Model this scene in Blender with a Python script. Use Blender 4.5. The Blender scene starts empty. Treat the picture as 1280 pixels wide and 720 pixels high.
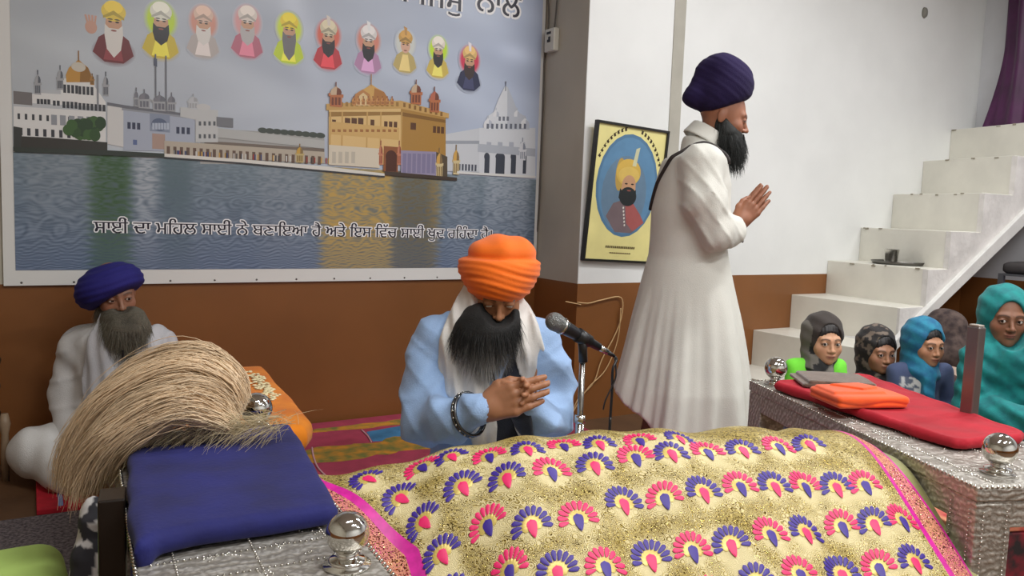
import bpy, math, random
import numpy as np
from math import sin, cos, pi, radians, sqrt
from mathutils import Vector, Matrix

random.seed(4)
RNG = np.random.RandomState(7)
SC = bpy.context.scene
COL = SC.collection

# ---------------------------------------------------------------- camera
CAM_H = 1.08
FPX = 1005.5
PIT, ROL, YAW = radians(5.355), radians(2.072), radians(31.9)
Fv = np.array([sin(YAW) * cos(PIT), cos(YAW) * cos(PIT), -sin(PIT)])
R0 = np.array([cos(YAW), -sin(YAW), 0.0])
U0 = np.cross(R0, Fv)
Rv = cos(ROL) * R0 + sin(ROL) * U0
Uv = -sin(ROL) * R0 + cos(ROL) * U0
cam_data = bpy.data.cameras.new('camera')
cam_data.sensor_width = 36.0
cam_data.lens = FPX / 1280 * 36.0
cam_data.clip_start = 0.05
cam = bpy.data.objects.new('camera', cam_data)
COL.objects.link(cam)
cam.matrix_world = Matrix(((Rv[0], Uv[0], -Fv[0], 0), (Rv[1], Uv[1], -Fv[1], 0), (Rv[2], Uv[2], -Fv[2], CAM_H), (0, 0, 0, 1)))
SC.camera = cam

# ---------------------------------------------------------------- world, lamps, exposure
SC.view_settings.view_transform = 'Standard'
SC.view_settings.look = 'None'
SC.view_settings.gamma = 1
SC.view_settings.use_curve_mapping = False
SC.view_settings.exposure = -0.07
world = bpy.data.worlds.new('world')
SC.world = world
world.use_nodes = True
world.node_tree.nodes['Background'].inputs[0].default_value = (0.9, 0.95, 1.0, 1)
world.node_tree.nodes['Background'].inputs[1].default_value = 0.05


def area_lamp(name, loc, sx, sy, power, color=(0.99, 0.995, 1.0), rot=(0, 0, 0)):
    d = bpy.data.lights.new(name, 'AREA')
    d.shape = 'RECTANGLE'
    d.size, d.size_y, d.energy, d.color = sx, sy, power, color
    o = bpy.data.objects.new(name, d)
    COL.objects.link(o)
    o.location, o.rotation_euler = loc, rot
    return o


area_lamp('ceiling_tube', (0.6, 0.6, 3.12), 1.2, 0.10, 36)
area_lamp('ceiling_tube', (3.2, 1.6, 3.12), 1.2, 0.10, 50)
area_lamp('ceiling_tube', (1.6, -0.6, 3.12), 1.2, 0.10, 66)
area_lamp('ceiling_tube', (4.9, 1.0, 3.12), 1.2, 0.10, 44)
area_lamp('ceiling_tube', (3.4, -1.2, 3.12), 1.2, 0.10, 36)

CAMP = np.array([0, 0, CAM_H])


def ray(px, py):
    return Fv + (px - 640) / FPX * Rv - (py - 360) / FPX * Uv


def on_y(px, py, Y):
    d = ray(px, py)
    return CAMP + d * (Y / d[1])


def on_z(px, py, z):
    d = ray(px, py)
    return CAMP + d * ((z - CAM_H) / d[2])


FH = np.array([sin(YAW), cos(YAW), 0])


class Frame:
    """upright local frame turned the way the camera looks: x right, y away, z up"""
    def __init__(s, px, t, z0=0.0):
        d = ray(px, 420)
        P = CAMP + d * (t / (d @ FH))
        s.o = np.array([P[0], P[1], z0])
        s.t = t

    def q(s, px, py, dy=0.0):
        d = ray(px, py)
        P = CAMP + d * ((s.t + dy) / (d @ FH)) - s.o
        return np.array([P @ R0, P @ FH, P[2]])

    def place(s, root):
        root.location = tuple(s.o)
        root.rotation_euler = (0, 0, -YAW)


# ---------------------------------------------------------------- materials
def lin1(c):
    c /= 255.0
    return c / 12.92 if c <= 0.04045 else ((c + 0.055) / 1.055) ** 2.4


def lin(c):
    return tuple(lin1(float(v)) for v in c[:3])


MATS = {}


def mat(name, rgb, rough=0.6, metal=0.0, var=0.0, vscale=8.0, bump=0.0, bscale=60.0, attr=None, sheen=0.0, rgb2=None, detail=4, trans=0.0, stretch=None):
    if name in MATS:
        return MATS[name]
    m = bpy.data.materials.new(name)
    m.use_nodes = True
    nt = m.node_tree
    b = nt.nodes['Principled BSDF']
    b.inputs['Roughness'].default_value = rough
    b.inputs['Metallic'].default_value = metal
    if sheen:
        b.inputs['Sheen Weight'].default_value = sheen
        b.inputs['Sheen Roughness'].default_value = 0.5
    if trans:
        b.inputs['Transmission Weight'].default_value = trans
    c = lin(rgb)
    tc = nt.nodes.new('ShaderNodeTexCoord')
    vec = tc.outputs['Object']
    if stretch:
        mp = nt.nodes.new('ShaderNodeMapping')
        mp.inputs['Scale'].default_value = stretch
        nt.links.new(vec, mp.inputs[0])
        vec = mp.outputs[0]
    src = None
    if attr:
        a = nt.nodes.new('ShaderNodeAttribute')
        a.attribute_name = attr
        src = a.outputs['Color']
    if var or rgb2:
        n = nt.nodes.new('ShaderNodeTexNoise')
        n.inputs['Scale'].default_value = vscale
        n.inputs['Detail'].default_value = detail
        nt.links.new(vec, n.inputs['Vector'])
        r = nt.nodes.new('ShaderNodeValToRGB')
        r.color_ramp.elements[0].position = 0.35
        r.color_ramp.elements[1].position = 0.65
        if rgb2:
            c0, c1 = c, lin(rgb2)
        elif attr:
            c0, c1 = (1 - var,) * 3, (1.0,) * 3
        else:
            c0, c1 = tuple(v * (1 - var) for v in c), tuple(min(1, v * (1 + var * .6)) for v in c)
        r.color_ramp.elements[0].color = (*c0, 1)
        r.color_ramp.elements[1].color = (*c1, 1)
        nt.links.new(n.outputs['Fac'], r.inputs['Fac'])
        if src is not None:
            mx = nt.nodes.new('ShaderNodeMix')
            mx.data_type = 'RGBA'
            mx.blend_type = 'MULTIPLY'
            mx.inputs[0].default_value = 1
            nt.links.new(src, mx.inputs[6])
            nt.links.new(r.outputs[0], mx.inputs[7])
            src = mx.outputs[2]
        else:
            src = r.outputs[0]
    if src is not None:
        nt.links.new(src, b.inputs['Base Color'])
    else:
        b.inputs['Base Color'].default_value = (*c, 1)
    if bump:
        n2 = nt.nodes.new('ShaderNodeTexNoise')
        n2.inputs['Scale'].default_value = bscale
        n2.inputs['Detail'].default_value = 5
        nt.links.new(vec, n2.inputs['Vector'])
        bp = nt.nodes.new('ShaderNodeBump')
        bp.inputs['Strength'].default_value = min(1, bump)
        bp.inputs['Distance'].default_value = 0.004
        nt.links.new(n2.outputs['Fac'], bp.inputs['Height'])
        nt.links.new(bp.outputs[0], b.inputs['Normal'])
    MATS[name] = m
    return m


# ---------------------------------------------------------------- mesh helpers
def link_mesh(name, verts, faces, mats, parent=None, smooth=True, mi=None, cols=None, uv=None):
    me = bpy.data.meshes.new(name)
    if isinstance(verts, np.ndarray) and isinstance(faces, np.ndarray) and len(faces):
        nv, nf, k = len(verts), len(faces), faces.shape[1]
        me.vertices.add(nv)
        me.vertices.foreach_set('co', verts.astype(np.float32).ravel())
        me.loops.add(nf * k)
        me.loops.foreach_set('vertex_index', faces.astype(np.int32).ravel())
        me.polygons.add(nf)
        me.polygons.foreach_set('loop_start', np.arange(0, nf * k, k, dtype=np.int32))
        me.update(calc_edges=True)
    else:
        me.from_pydata([tuple(v) for v in verts], [], [tuple(f) for f in faces])
    if not isinstance(mats, (list, tuple)):
        mats = [mats]
    for m in mats:
        me.materials.append(m)
    if mi is not None:
        me.polygons.foreach_set('material_index', np.asarray(mi, dtype=np.int32))
    me.polygons.foreach_set('use_smooth', np.full(len(me.polygons), bool(smooth)))
    if cols is not None:
        a = me.color_attributes.new('Col', 'FLOAT_COLOR', 'POINT')
        c4 = np.ones((len(me.vertices), 4), np.float32)
        c4[:, :3] = cols
        a.data.foreach_set('color', c4.ravel())
    if uv is not None:
        l = me.uv_layers.new(name='UVMap')
        vi = np.zeros(len(me.loops), np.int32)
        me.loops.foreach_get('vertex_index', vi)
        l.data.foreach_set('uv', np.asarray(uv, np.float32)[vi].ravel())
    me.update()
    o = bpy.data.objects.new(name, me)
    COL.objects.link(o)
    if parent is not None:
        o.parent = parent
    return o


def tag(o, label=None, cat=None, group=None, kind=None):
    if label: o['label'] = label
    if cat: o['category'] = cat
    if group: o['group'] = group
    if kind: o['kind'] = kind
    return o


def thing(name, label, cat, loc=(0, 0, 0), rz=0.0, group=None):
    o = bpy.data.objects.new(name, None)
    o.empty_display_size = 0.1
    COL.objects.link(o)
    o.location = loc
    o.rotation_euler = (0, 0, rz)
    return tag(o, label, cat, group)


def bevel(o, w=0.004, seg=2):
    m = o.modifiers.new('bevel', 'BEVEL')
    m.width, m.segments, m.limit_method = w, seg, 'ANGLE'
    return o


class MB:
    def __init__(s):
        s.v, s.f, s.m = [], [], []
        s.cur = 0

    def add(s, vs, fs):
        n = len(s.v)
        s.v += [tuple(float(c) for c in v) for v in vs]
        s.f += [tuple(i + n for i in f) for f in fs]
        s.m += [s.cur] * len(fs)
        return s

    def box(s, x0, y0, z0, x1, y1, z1, rot=None):
        vs = [(x0, y0, z0), (x1, y0, z0), (x1, y1, z0), (x0, y1, z0), (x0, y0, z1), (x1, y0, z1), (x1, y1, z1), (x0, y1, z1)]
        return s.add(vs, [(0, 3, 2, 1), (4, 5, 6, 7), (0, 1, 5, 4), (1, 2, 6, 5), (2, 3, 7, 6), (3, 0, 4, 7)])

    def hexa(s, vs):
        return s.add(vs, [(0, 3, 2, 1), (4, 5, 6, 7), (0, 1, 5, 4), (1, 2, 6, 5), (2, 3, 7, 6), (3, 0, 4, 7)])

    def prism(s, poly, axis, a, b):
        """polygon in the two other axes extruded along axis from a to b"""
        n = len(poly)
        def P(p, t):
            l = list(p)
            l.insert(axis, t)
            return l
        vs = [P(p, a) for p in poly] + [P(p, b) for p in poly]
        fs = [tuple(range(n))[::-1], tuple(range(n, 2 * n))] + [(i, (i + 1) % n, n + (i + 1) % n, n + i) for i in range(n)]
        return s.add(vs, fs)

    def lathe(s, prof, o=(0, 0, 0), n=24, cap=True):
        vs, fs = [], []
        for r, z in prof:
            for k in range(n):
                a = 2 * pi * k / n
                vs.append((o[0] + r * cos(a), o[1] + r * sin(a), o[2] + z))
        for i in range(len(prof) - 1):
            for k in range(n):
                k2 = (k + 1) % n
                fs.append((i * n + k, i * n + k2, (i + 1) * n + k2, (i + 1) * n + k))
        if cap:
            fs.append(tuple(range(n))[::-1])
            fs.append(tuple(range((len(prof) - 1) * n, len(prof) * n)))
        return s.add(vs, fs)

    def tube(s, pts, r, n=8):
        pts = [np.array(p, float) for p in pts]
        if not hasattr(r, '__len__'):
            r = [r] * len(pts)
        vs, fs = [], []
        up = None
        for i, p in enumerate(pts):
            d = pts[min(i + 1, len(pts) - 1)] - pts[max(i - 1, 0)]
            d = d / (np.linalg.norm(d) + 1e-12)
            if up is None:
                up = np.cross(d, [0, 0, 1.0]) if abs(d[2]) < .9 else np.cross(d, [1.0, 0, 0])
            a = up - d * (up @ d)
            a /= np.linalg.norm(a) + 1e-12
            up = a
            b = np.cross(d, a)
            for k in range(n):
                t = 2 * pi * k / n
                vs.append(p + r[i] * (cos(t) * a + sin(t) * b))
        for i in range(len(pts) - 1):
            for k in range(n):
                k2 = (k + 1) % n
                fs.append((i * n + k, (i + 1) * n + k, (i + 1) * n + k2, i * n + k2))
        fs.append(tuple(range(n)))
        fs.append(tuple(range((len(pts) - 1) * n, len(pts) * n))[::-1])
        return s.add(vs, fs)

    def sphere(s, c, r, nu=24, nv=14):
        prof = [(max(1e-4, r * sin(pi * i / nv)), -r * cos(pi * i / nv)) for i in range(nv + 1)]
        return s.lathe(prof, c, nu)

    def build(s, name, mats, parent=None, smooth=False, bev=0):
        o = link_mesh(name, s.v, s.f, mats, parent, smooth, mi=s.m)
        if bev:
            bevel(o, bev)
        return o


def grid_mesh(P):
    """P: (nu,nv,3) -> verts, quads"""
    nu, nv = P.shape[:2]
    idx = np.arange(nu * nv).reshape(nu, nv)
    f = np.stack([idx[:-1, :-1], idx[1:, :-1], idx[1:, 1:], idx[:-1, 1:]], -1).reshape(-1, 4)
    return P.reshape(-1, 3), f


# ---------------------------------------------------------------- implicit modelling
def smin(a, b, k):
    h = np.maximum(k - np.abs(a - b), 0) / k
    return np.minimum(a, b) - h * h * k * .25


def smax(a, b, k):
    return -smin(-a, -b, k)


def ell(p, c, r, M=None):
    d = p - np.asarray(c, np.float32)
    if M is not None:
        d = d @ np.asarray(M, np.float32)
    r = np.asarray(r, np.float32)
    k0 = np.sqrt(((d / r) ** 2).sum(-1))
    k1 = np.sqrt(((d / (r * r)) ** 2).sum(-1)) + 1e-9
    return k0 * (k0 - 1) / k1


def cap(p, a, b, ra, rb, sc=None):
    a = np.asarray(a, np.float32)
    b = np.asarray(b, np.float32)
    if sc is not None:
        sc = np.asarray(sc, np.float32)
        p, a, b = p * sc, a * sc, b * sc
    ab = b - a
    t = np.clip(((p - a) @ ab) / (ab @ ab + 1e-12), 0, 1)
    d = p - a - t[..., None] * ab
    return np.sqrt((d ** 2).sum(-1)) - (ra + (rb - ra) * t)


def rbox(p, c, h, r, M=None):
    d = p - np.asarray(c, np.float32)
    if M is not None:
        d = d @ np.asarray(M, np.float32)
    q = np.abs(d) - np.asarray(h, np.float32) + r
    return np.sqrt((np.maximum(q, 0) ** 2).sum(-1)) + np.minimum(q.max(-1), 0) - r


def chain(p, pts, rs, k=.02):
    d = None
    for i in range(len(pts) - 1):
        e = cap(p, pts[i], pts[i + 1], rs[i], rs[i + 1])
        d = e if d is None else smin(d, e, k)
    return d


def poly2(x, y, poly):
    """signed distance to a 2-D polygon"""
    poly = np.asarray(poly, np.float32)
    n = len(poly)
    d = np.full(x.shape, 1e9, np.float32)
    s = np.ones(x.shape, np.float32)
    for i in range(n):
        a, b = poly[i], poly[i - 1]
        ex, ey = b[0] - a[0], b[1] - a[1]
        wx, wy = x - a[0], y - a[1]
        t = np.clip((wx * ex + wy * ey) / (ex * ex + ey * ey + 1e-12), 0, 1)
        d = np.minimum(d, (wx - ex * t) ** 2 + (wy - ey * t) ** 2)
        c1 = y >= a[1]
        c2 = y < b[1]
        c3 = ex * wy > ey * wx
        flip = (c1 & c2 & c3) | (~c1 & ~c2 & ~c3)
        s = np.where(flip, -s, s)
    return s * np.sqrt(d)


def wob(p, f, seed=0.0):
    """cheap smooth noise, about -1..1"""
    x, y, z = p[..., 0] * f, p[..., 1] * f, p[..., 2] * f
    return (np.sin(x + 1.7 * np.sin(y * .9 + seed) + seed) + np.sin(y * 1.1 + 1.5 * np.sin(z * 1.2 + seed * 2)) + np.sin(z * .95 + 1.6 * np.sin(x * .8 + 2 + seed))) / 3


def surfnet(fn, lo, hi, h):
    lo = np.asarray(lo, float)
    hi = np.asarray(hi, float)
    n = np.ceil((hi - lo) / h).astype(int) + 1
    ax = [lo[i] + h * np.arange(n[i]) for i in range(3)]
    D = np.empty(n, np.float32)
    Y, Z = np.meshgrid(ax[1], ax[2], indexing='ij')
    step = max(1, int(400000 / (n[1] * n[2])))
    for i in range(0, n[0], step):
        xs = ax[0][i:i + step]
        p = np.empty((len(xs), n[1], n[2], 3), np.float32)
        p[..., 0] = xs[:, None, None]
        p[..., 1] = Y
        p[..., 2] = Z
        D[i:i + step] = fn(p)
    D[0], D[-1], D[:, 0], D[:, -1], D[:, :, 0], D[:, :, -1] = [np.maximum(e, 1e-3) for e in (D[0], D[-1], D[:, 0], D[:, -1], D[:, :, 0], D[:, :, -1])]
    S = D < 0
    c = [S[i:n[0] - 1 + i, j:n[1] - 1 + j, k:n[2] - 1 + k] for i in (0, 1) for j in (0, 1) for k in (0, 1)]
    any_ = np.logical_or.reduce(c)
    all_ = np.logical_and.reduce(c)
    I, J, K = np.nonzero(any_ & ~all_)
    idx = -np.ones(n - 1, np.int64)
    idx[I, J, K] = np.arange(len(I))
    acc = np.zeros((len(I), 3))
    cnt = np.zeros(len(I))
    for a in range(3):
        for u in (0, 1):
            for v in (0, 1):
                o0 = [0, 0, 0]
                b, cc = [q for q in range(3) if q != a]
                o0[b], o0[cc] = u, v
                o1 = list(o0)
                o1[a] = 1
                d0 = D[I + o0[0], J + o0[1], K + o0[2]]
                d1 = D[I + o1[0], J + o1[1], K + o1[2]]
                m = (d0 < 0) != (d1 < 0)
                t = np.where(m, d0 / np.where(m, d0 - d1, 1), 0)
                P = np.zeros((len(I), 3))
                P[:, a] = t
                P[:, b] = u
                P[:, cc] = v
                acc += P * m[:, None]
                cnt += m
    V = lo + h * (np.stack([I, J, K], 1) + acc / cnt[:, None])
    F = []
    for a in range(3):
        b, cc = (a + 1) % 3, (a + 2) % 3
        sl0 = [slice(None)] * 3
        sl1 = [slice(None)] * 3
        sl0[a] = slice(0, -1)
        sl1[a] = slice(1, None)
        X = S[tuple(sl0)] != S[tuple(sl1)]
        e = np.stack(np.nonzero(X), 1)
        e = e[(e[:, b] > 0) & (e[:, cc] > 0) & (e[:, b] < n[b] - 1) & (e[:, cc] < n[cc] - 1)]
        def cell(db, dc):
            g = e.copy()
            g[:, b] -= db
            g[:, cc] -= dc
            return idx[g[:, 0], g[:, 1], g[:, 2]]
        q = np.stack([cell(1, 1), cell(0, 1), cell(0, 0), cell(1, 0)], 1)
        ins = S[e[:, 0], e[:, 1], e[:, 2]]
        q[~ins] = q[~ins][:, ::-1]
        F.append(q)
    F = np.concatenate(F)
    return V, F


def sculpt(name, fn, lo, hi, h, m, parent=None, col=None, cut=None):
    V, F = surfnet(fn, lo, hi, h)
    if cut is not None:                     # drop hidden faces
        k = cut(V)
        kf = ~(k[F].all(1))
        F = F[kf]
    cols = col(V) if col is not None else None
    o = link_mesh(name, V, F, m, parent, True, cols=cols)
    return o, V, F


def vnormals(V, F):
    n = np.cross(V[F[:, 2]] - V[F[:, 0]], V[F[:, 3]] - V[F[:, 1]])
    N = np.zeros_like(V)
    for k in range(4):
        np.add.at(N, F[:, k], n)
    return N / (np.linalg.norm(N, axis=1)[:, None] + 1e-12)


def strands(name, roots, dirs, length, m, parent, width=.0006, seg=6, gravity=0.0, curl=.2, cols=None, flow=None, taper=.25):
    """thin three-sided hairs; roots (n,3), dirs (n,3)"""
    n = len(roots)
    L = length if hasattr(length, '__len__') else np.full(n, length)
    P = np.zeros((n, seg + 1, 3))
    P[:, 0] = roots
    d = dirs / (np.linalg.norm(dirs, axis=1)[:, None] + 1e-9)
    for i in range(seg):
        d = d + np.array([0, 0, -gravity]) + RNG.randn(n, 3) * curl * .3
        if flow is not None:
            d = d + flow(P[:, i])
        d /= np.linalg.norm(d, axis=1)[:, None]
        P[:, i + 1] = P[:, i] + d * (L / seg)[:, None]
    return strand_mesh(name, P, m, parent, width, cols, taper)


def strand_mesh(name, P, m, parent, width=.0006, cols=None, taper=.25):
    n, s1 = P.shape[:2]
    T = np.gradient(P, axis=1)
    T /= np.linalg.norm(T, axis=2)[..., None] + 1e-9
    r = RNG.randn(n, 1, 3)
    A = np.cross(T, r)
    A /= np.linalg.norm(A, axis=2)[..., None] + 1e-9
    B = np.cross(T, A)
    w = width * (1 - (1 - taper) * np.linspace(0, 1, s1) ** 2)[None, :, None]
    ring = [P + w * (cos(a) * A + sin(a) * B) for a in (0, 2 * pi / 3, 4 * pi / 3)]
    V = np.stack(ring, 2).reshape(-1, 3)
    idx = np.arange(n * s1 * 3).reshape(n, s1, 3)
    F = []
    for k in range(3):
        k2 = (k + 1) % 3
        F.append(np.stack([idx[:, :-1, k], idx[:, :-1, k2], idx[:, 1:, k2], idx[:, 1:, k]], -1).reshape(-1, 4))
    F = np.concatenate(F)
    c = None
    if cols is not None:
        c = np.repeat(cols, s1 * 3, axis=0)
    return link_mesh(name, V, F, m, parent, True, cols=c)


def rot(yaw=0, pitch=0, roll=0):
    """matrix whose columns are the local axes; yaw about z, pitch about x (nod), roll about y"""
    return np.array(Matrix.Rotation(yaw, 3, 'Z') @ Matrix.Rotation(pitch, 3, 'X') @ Matrix.Rotation(roll, 3, 'Y'))
# ---------------------------------------------------------------- the room
YW, YP, XP, ZD = 3.73, 3.33, 2.47, 0.727
XR = 6.09
M_white = mat('white_paint', (230, 231, 229), .45, var=.04, vscale=2.5, bump=.15, bscale=25)
M_beige = mat('beige_paint', (196, 190, 174), .6, var=.07, vscale=3, bump=.15, bscale=30)
M_brown = mat('brown_gloss_paint', (128, 80, 40), .38, var=.10, vscale=2.2, bump=.15, bscale=14)
M_plaster = mat('rough_white_plaster', (214, 210, 206), .7, var=.12, vscale=9, bump=.8, bscale=35)
M_step = mat('cream_step_paint', (222, 219, 208), .35, var=.06, vscale=5, bump=.3, bscale=20)
M_floor = mat('brown_floor', (96, 68, 44), .6, var=.2, vscale=6, bump=.2, bscale=40)
M_ceil = mat('ceiling_paint', (225, 225, 220), .7)


def struct(name, mb, m, smooth=False, bev=0):
    o = mb.build(name, m, None, smooth, bev)
    o['kind'] = 'structure'
    return o


def wall_lr(name, x0, y0, x1, y1, top_m, low_m, zd=ZD):
    mb = MB()
    mb.cur = 0
    mb.box(x0, y0, zd, x1, y1, 3.15)
    mb.cur = 1
    mb.box(x0, y0, 0, x1, y1, zd)
    return struct(name, mb, [top_m, low_m])


struct('floor', MB().box(-1.6, -2.6, -.1, 6.5, 3.9, 0), M_floor)
struct('ceiling', MB().box(-1.6, -2.6, 3.15, 6.5, 3.9, 3.25), M_ceil)
wall_lr('wall_back', -1.6, YW, XP, YW + .15, M_beige, M_brown)
# pillar standing out of the wall, white on its face, shade mixed into the beige of its side
mb = MB()
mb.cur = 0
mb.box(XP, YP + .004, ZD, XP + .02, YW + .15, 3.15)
mb.cur = 1
mb.box(XP + .001, YP, ZD, 3.07, YP + .15, 3.15)
mb.cur = 2
mb.box(XP, YP, 0, 3.07, YW + .15, ZD)
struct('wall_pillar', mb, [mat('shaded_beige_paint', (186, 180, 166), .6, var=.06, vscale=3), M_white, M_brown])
wall_lr('wall_far_right', 3.07, YP + .03, XR + .02, YP + .2, M_white, M_brown, ZD + .03)
mb = MB()
mb.box(3.035, YP - .004, ZD + .0, 3.115, YP + .05, 3.15)
struct('trim_1', mb, mat('grey_strip', (176, 172, 160), .6, var=.1, vscale=6))
wall_lr('wall_right', XR, -2.6, XR + .15, YP + .06, mat('pale_grey_paint', (205, 206, 210), .5, var=.03), M_brown)
wall_lr('wall_left', -1.6, -2.6, -1.5, 3.9, M_beige, M_brown)
wall_lr('wall_front', -1.6, -2.6, 6.5, -2.5, M_white, M_brown)

# staircase: solid stepped block on a sloping soffit, beside the far right wall
XS = [3.51, 3.84, 4.17, 4.50, 4.82, 5.15, 5.47, 5.78]
ZS = [.205, .42, .630, .845, 1.065, 1.30, 1.545, 1.788]
Y0, Y1 = 2.65, YP + .03
XE = XR
def soff(x):
    return .388 + (x - 4.054) * .5955
near = [3.50, 3.86, 4.19, 4.43, 4.63, 4.95, 5.28, 5.62]      # the near ends of the nosings run a little skew
mb = MB()
for i, (x, z) in enumerate(zip(XS, ZS)):
    xe = XE
    z0 = 0 if i < 2 else max(0, .388 + (x - 4.054) * .596 - .12)
    xn = near[i]
    # a step: wedge from riser back to the next one
    x2 = XS[i + 1] + .12 if i < 7 else XE
    n2 = near[i + 1] + .12 if i < 7 else XE
    zs = [max(0, soff(v_) - .06) for v_ in (xn, n2, x2, x)]
    vs = [(xn, Y0, zs[0]), (n2, Y0, zs[1]), (x2, Y1, zs[2]), (x, Y1, zs[3]), (xn, Y0, z), (n2, Y0, z), (x2, Y1, z), (x, Y1, z)]
    mb.cur = 0
    mb.hexa(vs)
o = struct('trim_2', mb, [M_step], bev=.006)
o['label'] = 'white painted masonry steps'
# side skin of the stair: rough plaster polygon in the stair side plane, with a raised sloping edge band
mb = MB()
for i in range(8):
    xa, xb = near[i], (near[i + 1] if i < 7 else XR)
    za, zb_ = max(0, soff(xa)), max(0, soff(xb))
    if i < 2:
        za = zb_ = 0
        if i == 1: za, zb_ = .0, .30
    mb.prism([(xa, za), (xb, zb_), (xb, ZS[i] - .004), (xa, ZS[i] - .004)], 1, Y0 - .012, Y0 + .02)
struct('trim_3', mb, M_plaster)
mb = MB()
e = .085
mb.hexa([(3.45, Y0 - .035, 0), (XR, Y0 - .035, soff(XR) - e), (XR, Y1, soff(XR) - e), (3.55, Y1, 0),
         (3.45, Y0 - .035, .01), (XR, Y0 - .035, soff(XR) - .05), (XR, Y1, soff(XR) - .05), (3.55, Y1, .01)])
mb.hexa([(3.45, Y0 - .04, 0), (XR, Y0 - .04, soff(XR) - e), (XR, Y0 - .01, soff(XR) - e), (3.45, Y0 - .01, 0),
         (3.45, Y0 - .04, .05), (XR, Y0 - .04, soff(XR) + .025), (XR, Y0 - .01, soff(XR) + .025), (3.45, Y0 - .01, .05)])
struct('trim_4', mb, mat('white_soffit', (214, 212, 208), .6, var=.06, bump=.3), bev=.008)
# chips and cracks where the steps meet
mb = MB()
for i in range(3, 8):
    for k in range(5):
        s = RNG.rand()
        x = XS[i] * s + near[i] * (1 - s) - .003
        y = Y1 * s + Y0 * (1 - s)
        z = ZS[i] - (0.006 if k % 2 else 0.0)
        w = .004 + .012 * RNG.rand()
        mb.box(x - .003, y - w, z - .003 - .006 * RNG.rand(), x + .01, y + w, z + .001)
struct('trim_5', mb, mat('chipped_plaster', (150, 142, 126), .9))
# black mark on the wall, upper right
mb = MB()
p = on_y(1155, 16, YP + .03)
mb.lathe([(.028, -.004), (.024, .008), (.006, .014)], (0, 0, 0), 14)
o = mb.build('wall_plug', mat('grey_putty', (128, 126, 118), .8), None, True)
o.location = (p[0], YP + .024, p[2])
o.rotation_euler = (pi / 2, 0, 0)
o.scale = (1, 1.35, 1)
tag(o, 'small grey round plug on the white wall at upper right', 'wall plug')

# purple curtain on the stair landing
def curtain():
    n, m_ = 90, 40
    P = np.zeros((n, m_, 3))
    for i in range(n):
        s = i / (n - 1)
        for j in range(m_):
            t = j / (m_ - 1)
            z = 1.80 + (3.05 - 1.80) * t
            spread = 1 + .18 * max(0, 1 - t * 2.2) ** 1.5
            y = 3.16 - s * 1.3 + (.10 * (spread - 1) / .18 if s < .2 else 0) * (1 - s * 5)
            x = XR - .10 + .035 * sin(s * 42 + .6 * sin(t * 3)) * (.6 + .4 * t) + .012 * sin(s * 97 + t * 4)
            P[i, j] = (x, y, z)
    V, F = grid_mesh(P)
    o = link_mesh('curtain', V, F, mat('purple_satin', (76, 20, 72), .45, var=.3, vscale=5, sheen=.1), None, True)
    s = o.modifiers.new('s', 'SOLIDIFY')
    s.thickness = .004
    tag(o, 'dark purple satin curtain hanging at the top of the white stairs', 'curtain')
curtain()

# beyond the stairs: blue door leaf on the right wall
mb = MB()
d0, d1 = on_y(1258, 300, 2.98), None
mb.box(XR - .03, 1.7, 0.0, XR + .0, 2.82, 1.16)
o = struct('door_1', mb, mat('blue_door_paint', (22, 40, 96), .5), bev=.004)
mb = MB()
for k in range(4):
    y = 1.78 + k * .26
    mb.box(XR - .042, y, .12, XR - .028, y + .2, 1.08)
mb.build('door_panel', mat('blue_panel_paint', (28, 52, 116), .5), o, bev=.004)

# steel rack under the stairs
rk = thing('metal_rack', 'grey steel rack with open bars under the stairs behind the seated woman', 'rack', (5.25, 2.35, 0), 0)
M_rack = mat('grey_steel', (120, 122, 128), .45, .6)
for sx in (0, .75):
    for sy in (0, .3):
        MB().box(sx - .015, sy - .015, 0, sx + .015, sy + .015, .80).build('leg', M_rack, rk)
MB().box(-.015, -.015, .80, .765, .315, .812).build('shelf', M_rack, rk)
for z in (.28, .52, .70):
    mb = MB()
    mb.box(0, -.012, z - .01, .75, .012, z + .01)
    for x in (.2, .38, .56):
        mb.box(x - .008, -.004, z - .2, x + .008, .004, z)
    mb.build('rail', M_rack, rk)
V = surfnet(lambda p: rbox(p, (.42, .15, .85), (.42, .16, .035), .03) + .012 * wob(p, 14), (-.15, -.1, .75), (1.0, .4, .93), .02)
mt = link_mesh('rolled_mat', V[0], V[1], mat('dark_rolled_mat', (66, 62, 62), .8, var=.3), None)
mt.location = (5.25, 2.35, -.0)
tag(mt, 'dark grey rolled mat lying on top of the steel rack', 'mat')

# metal tumbler and tray on a step
M_steel = mat('polished_steel', (200, 198, 192), .22, 1.0)
pt = on_y(1120, 331, 2.98)
zt = ZS[3] + .001
mb = MB()
mb.lathe([(.0, 0), (.15, 0), (.157, .004), (.170, .020), (.174, .020), (.160, .0), (.15, -.0)], (0, 0, 0), 40, cap=False)
o = mb.build('steel_tray', mat('dull_steel', (110, 108, 104), .3, 1.0), None, True)
o.location = (4.70, 2.98, zt + .001)
tag(o, 'round shallow steel tray on a white step holding the tumbler', 'tray')
mb = MB()
mb.lathe([(0.001, .002), (.031, 0), (.033, .002), (.043, .088), (.045, .090), (.041, .090), (.031, .006), (.001, .006)], (0, 0, 0), 32, cap=False)
mb.lathe([(.0365, .045), (.0385, .049), (.0375, .053)], (0, 0, 0), 32, cap=False)
o = mb.build('steel_tumbler', M_steel, None, True)
o.location = (4.615, 2.99, zt + .003)
tag(o, 'straight sided steel tumbler standing on the tray on the steps', 'tumbler')

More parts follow.
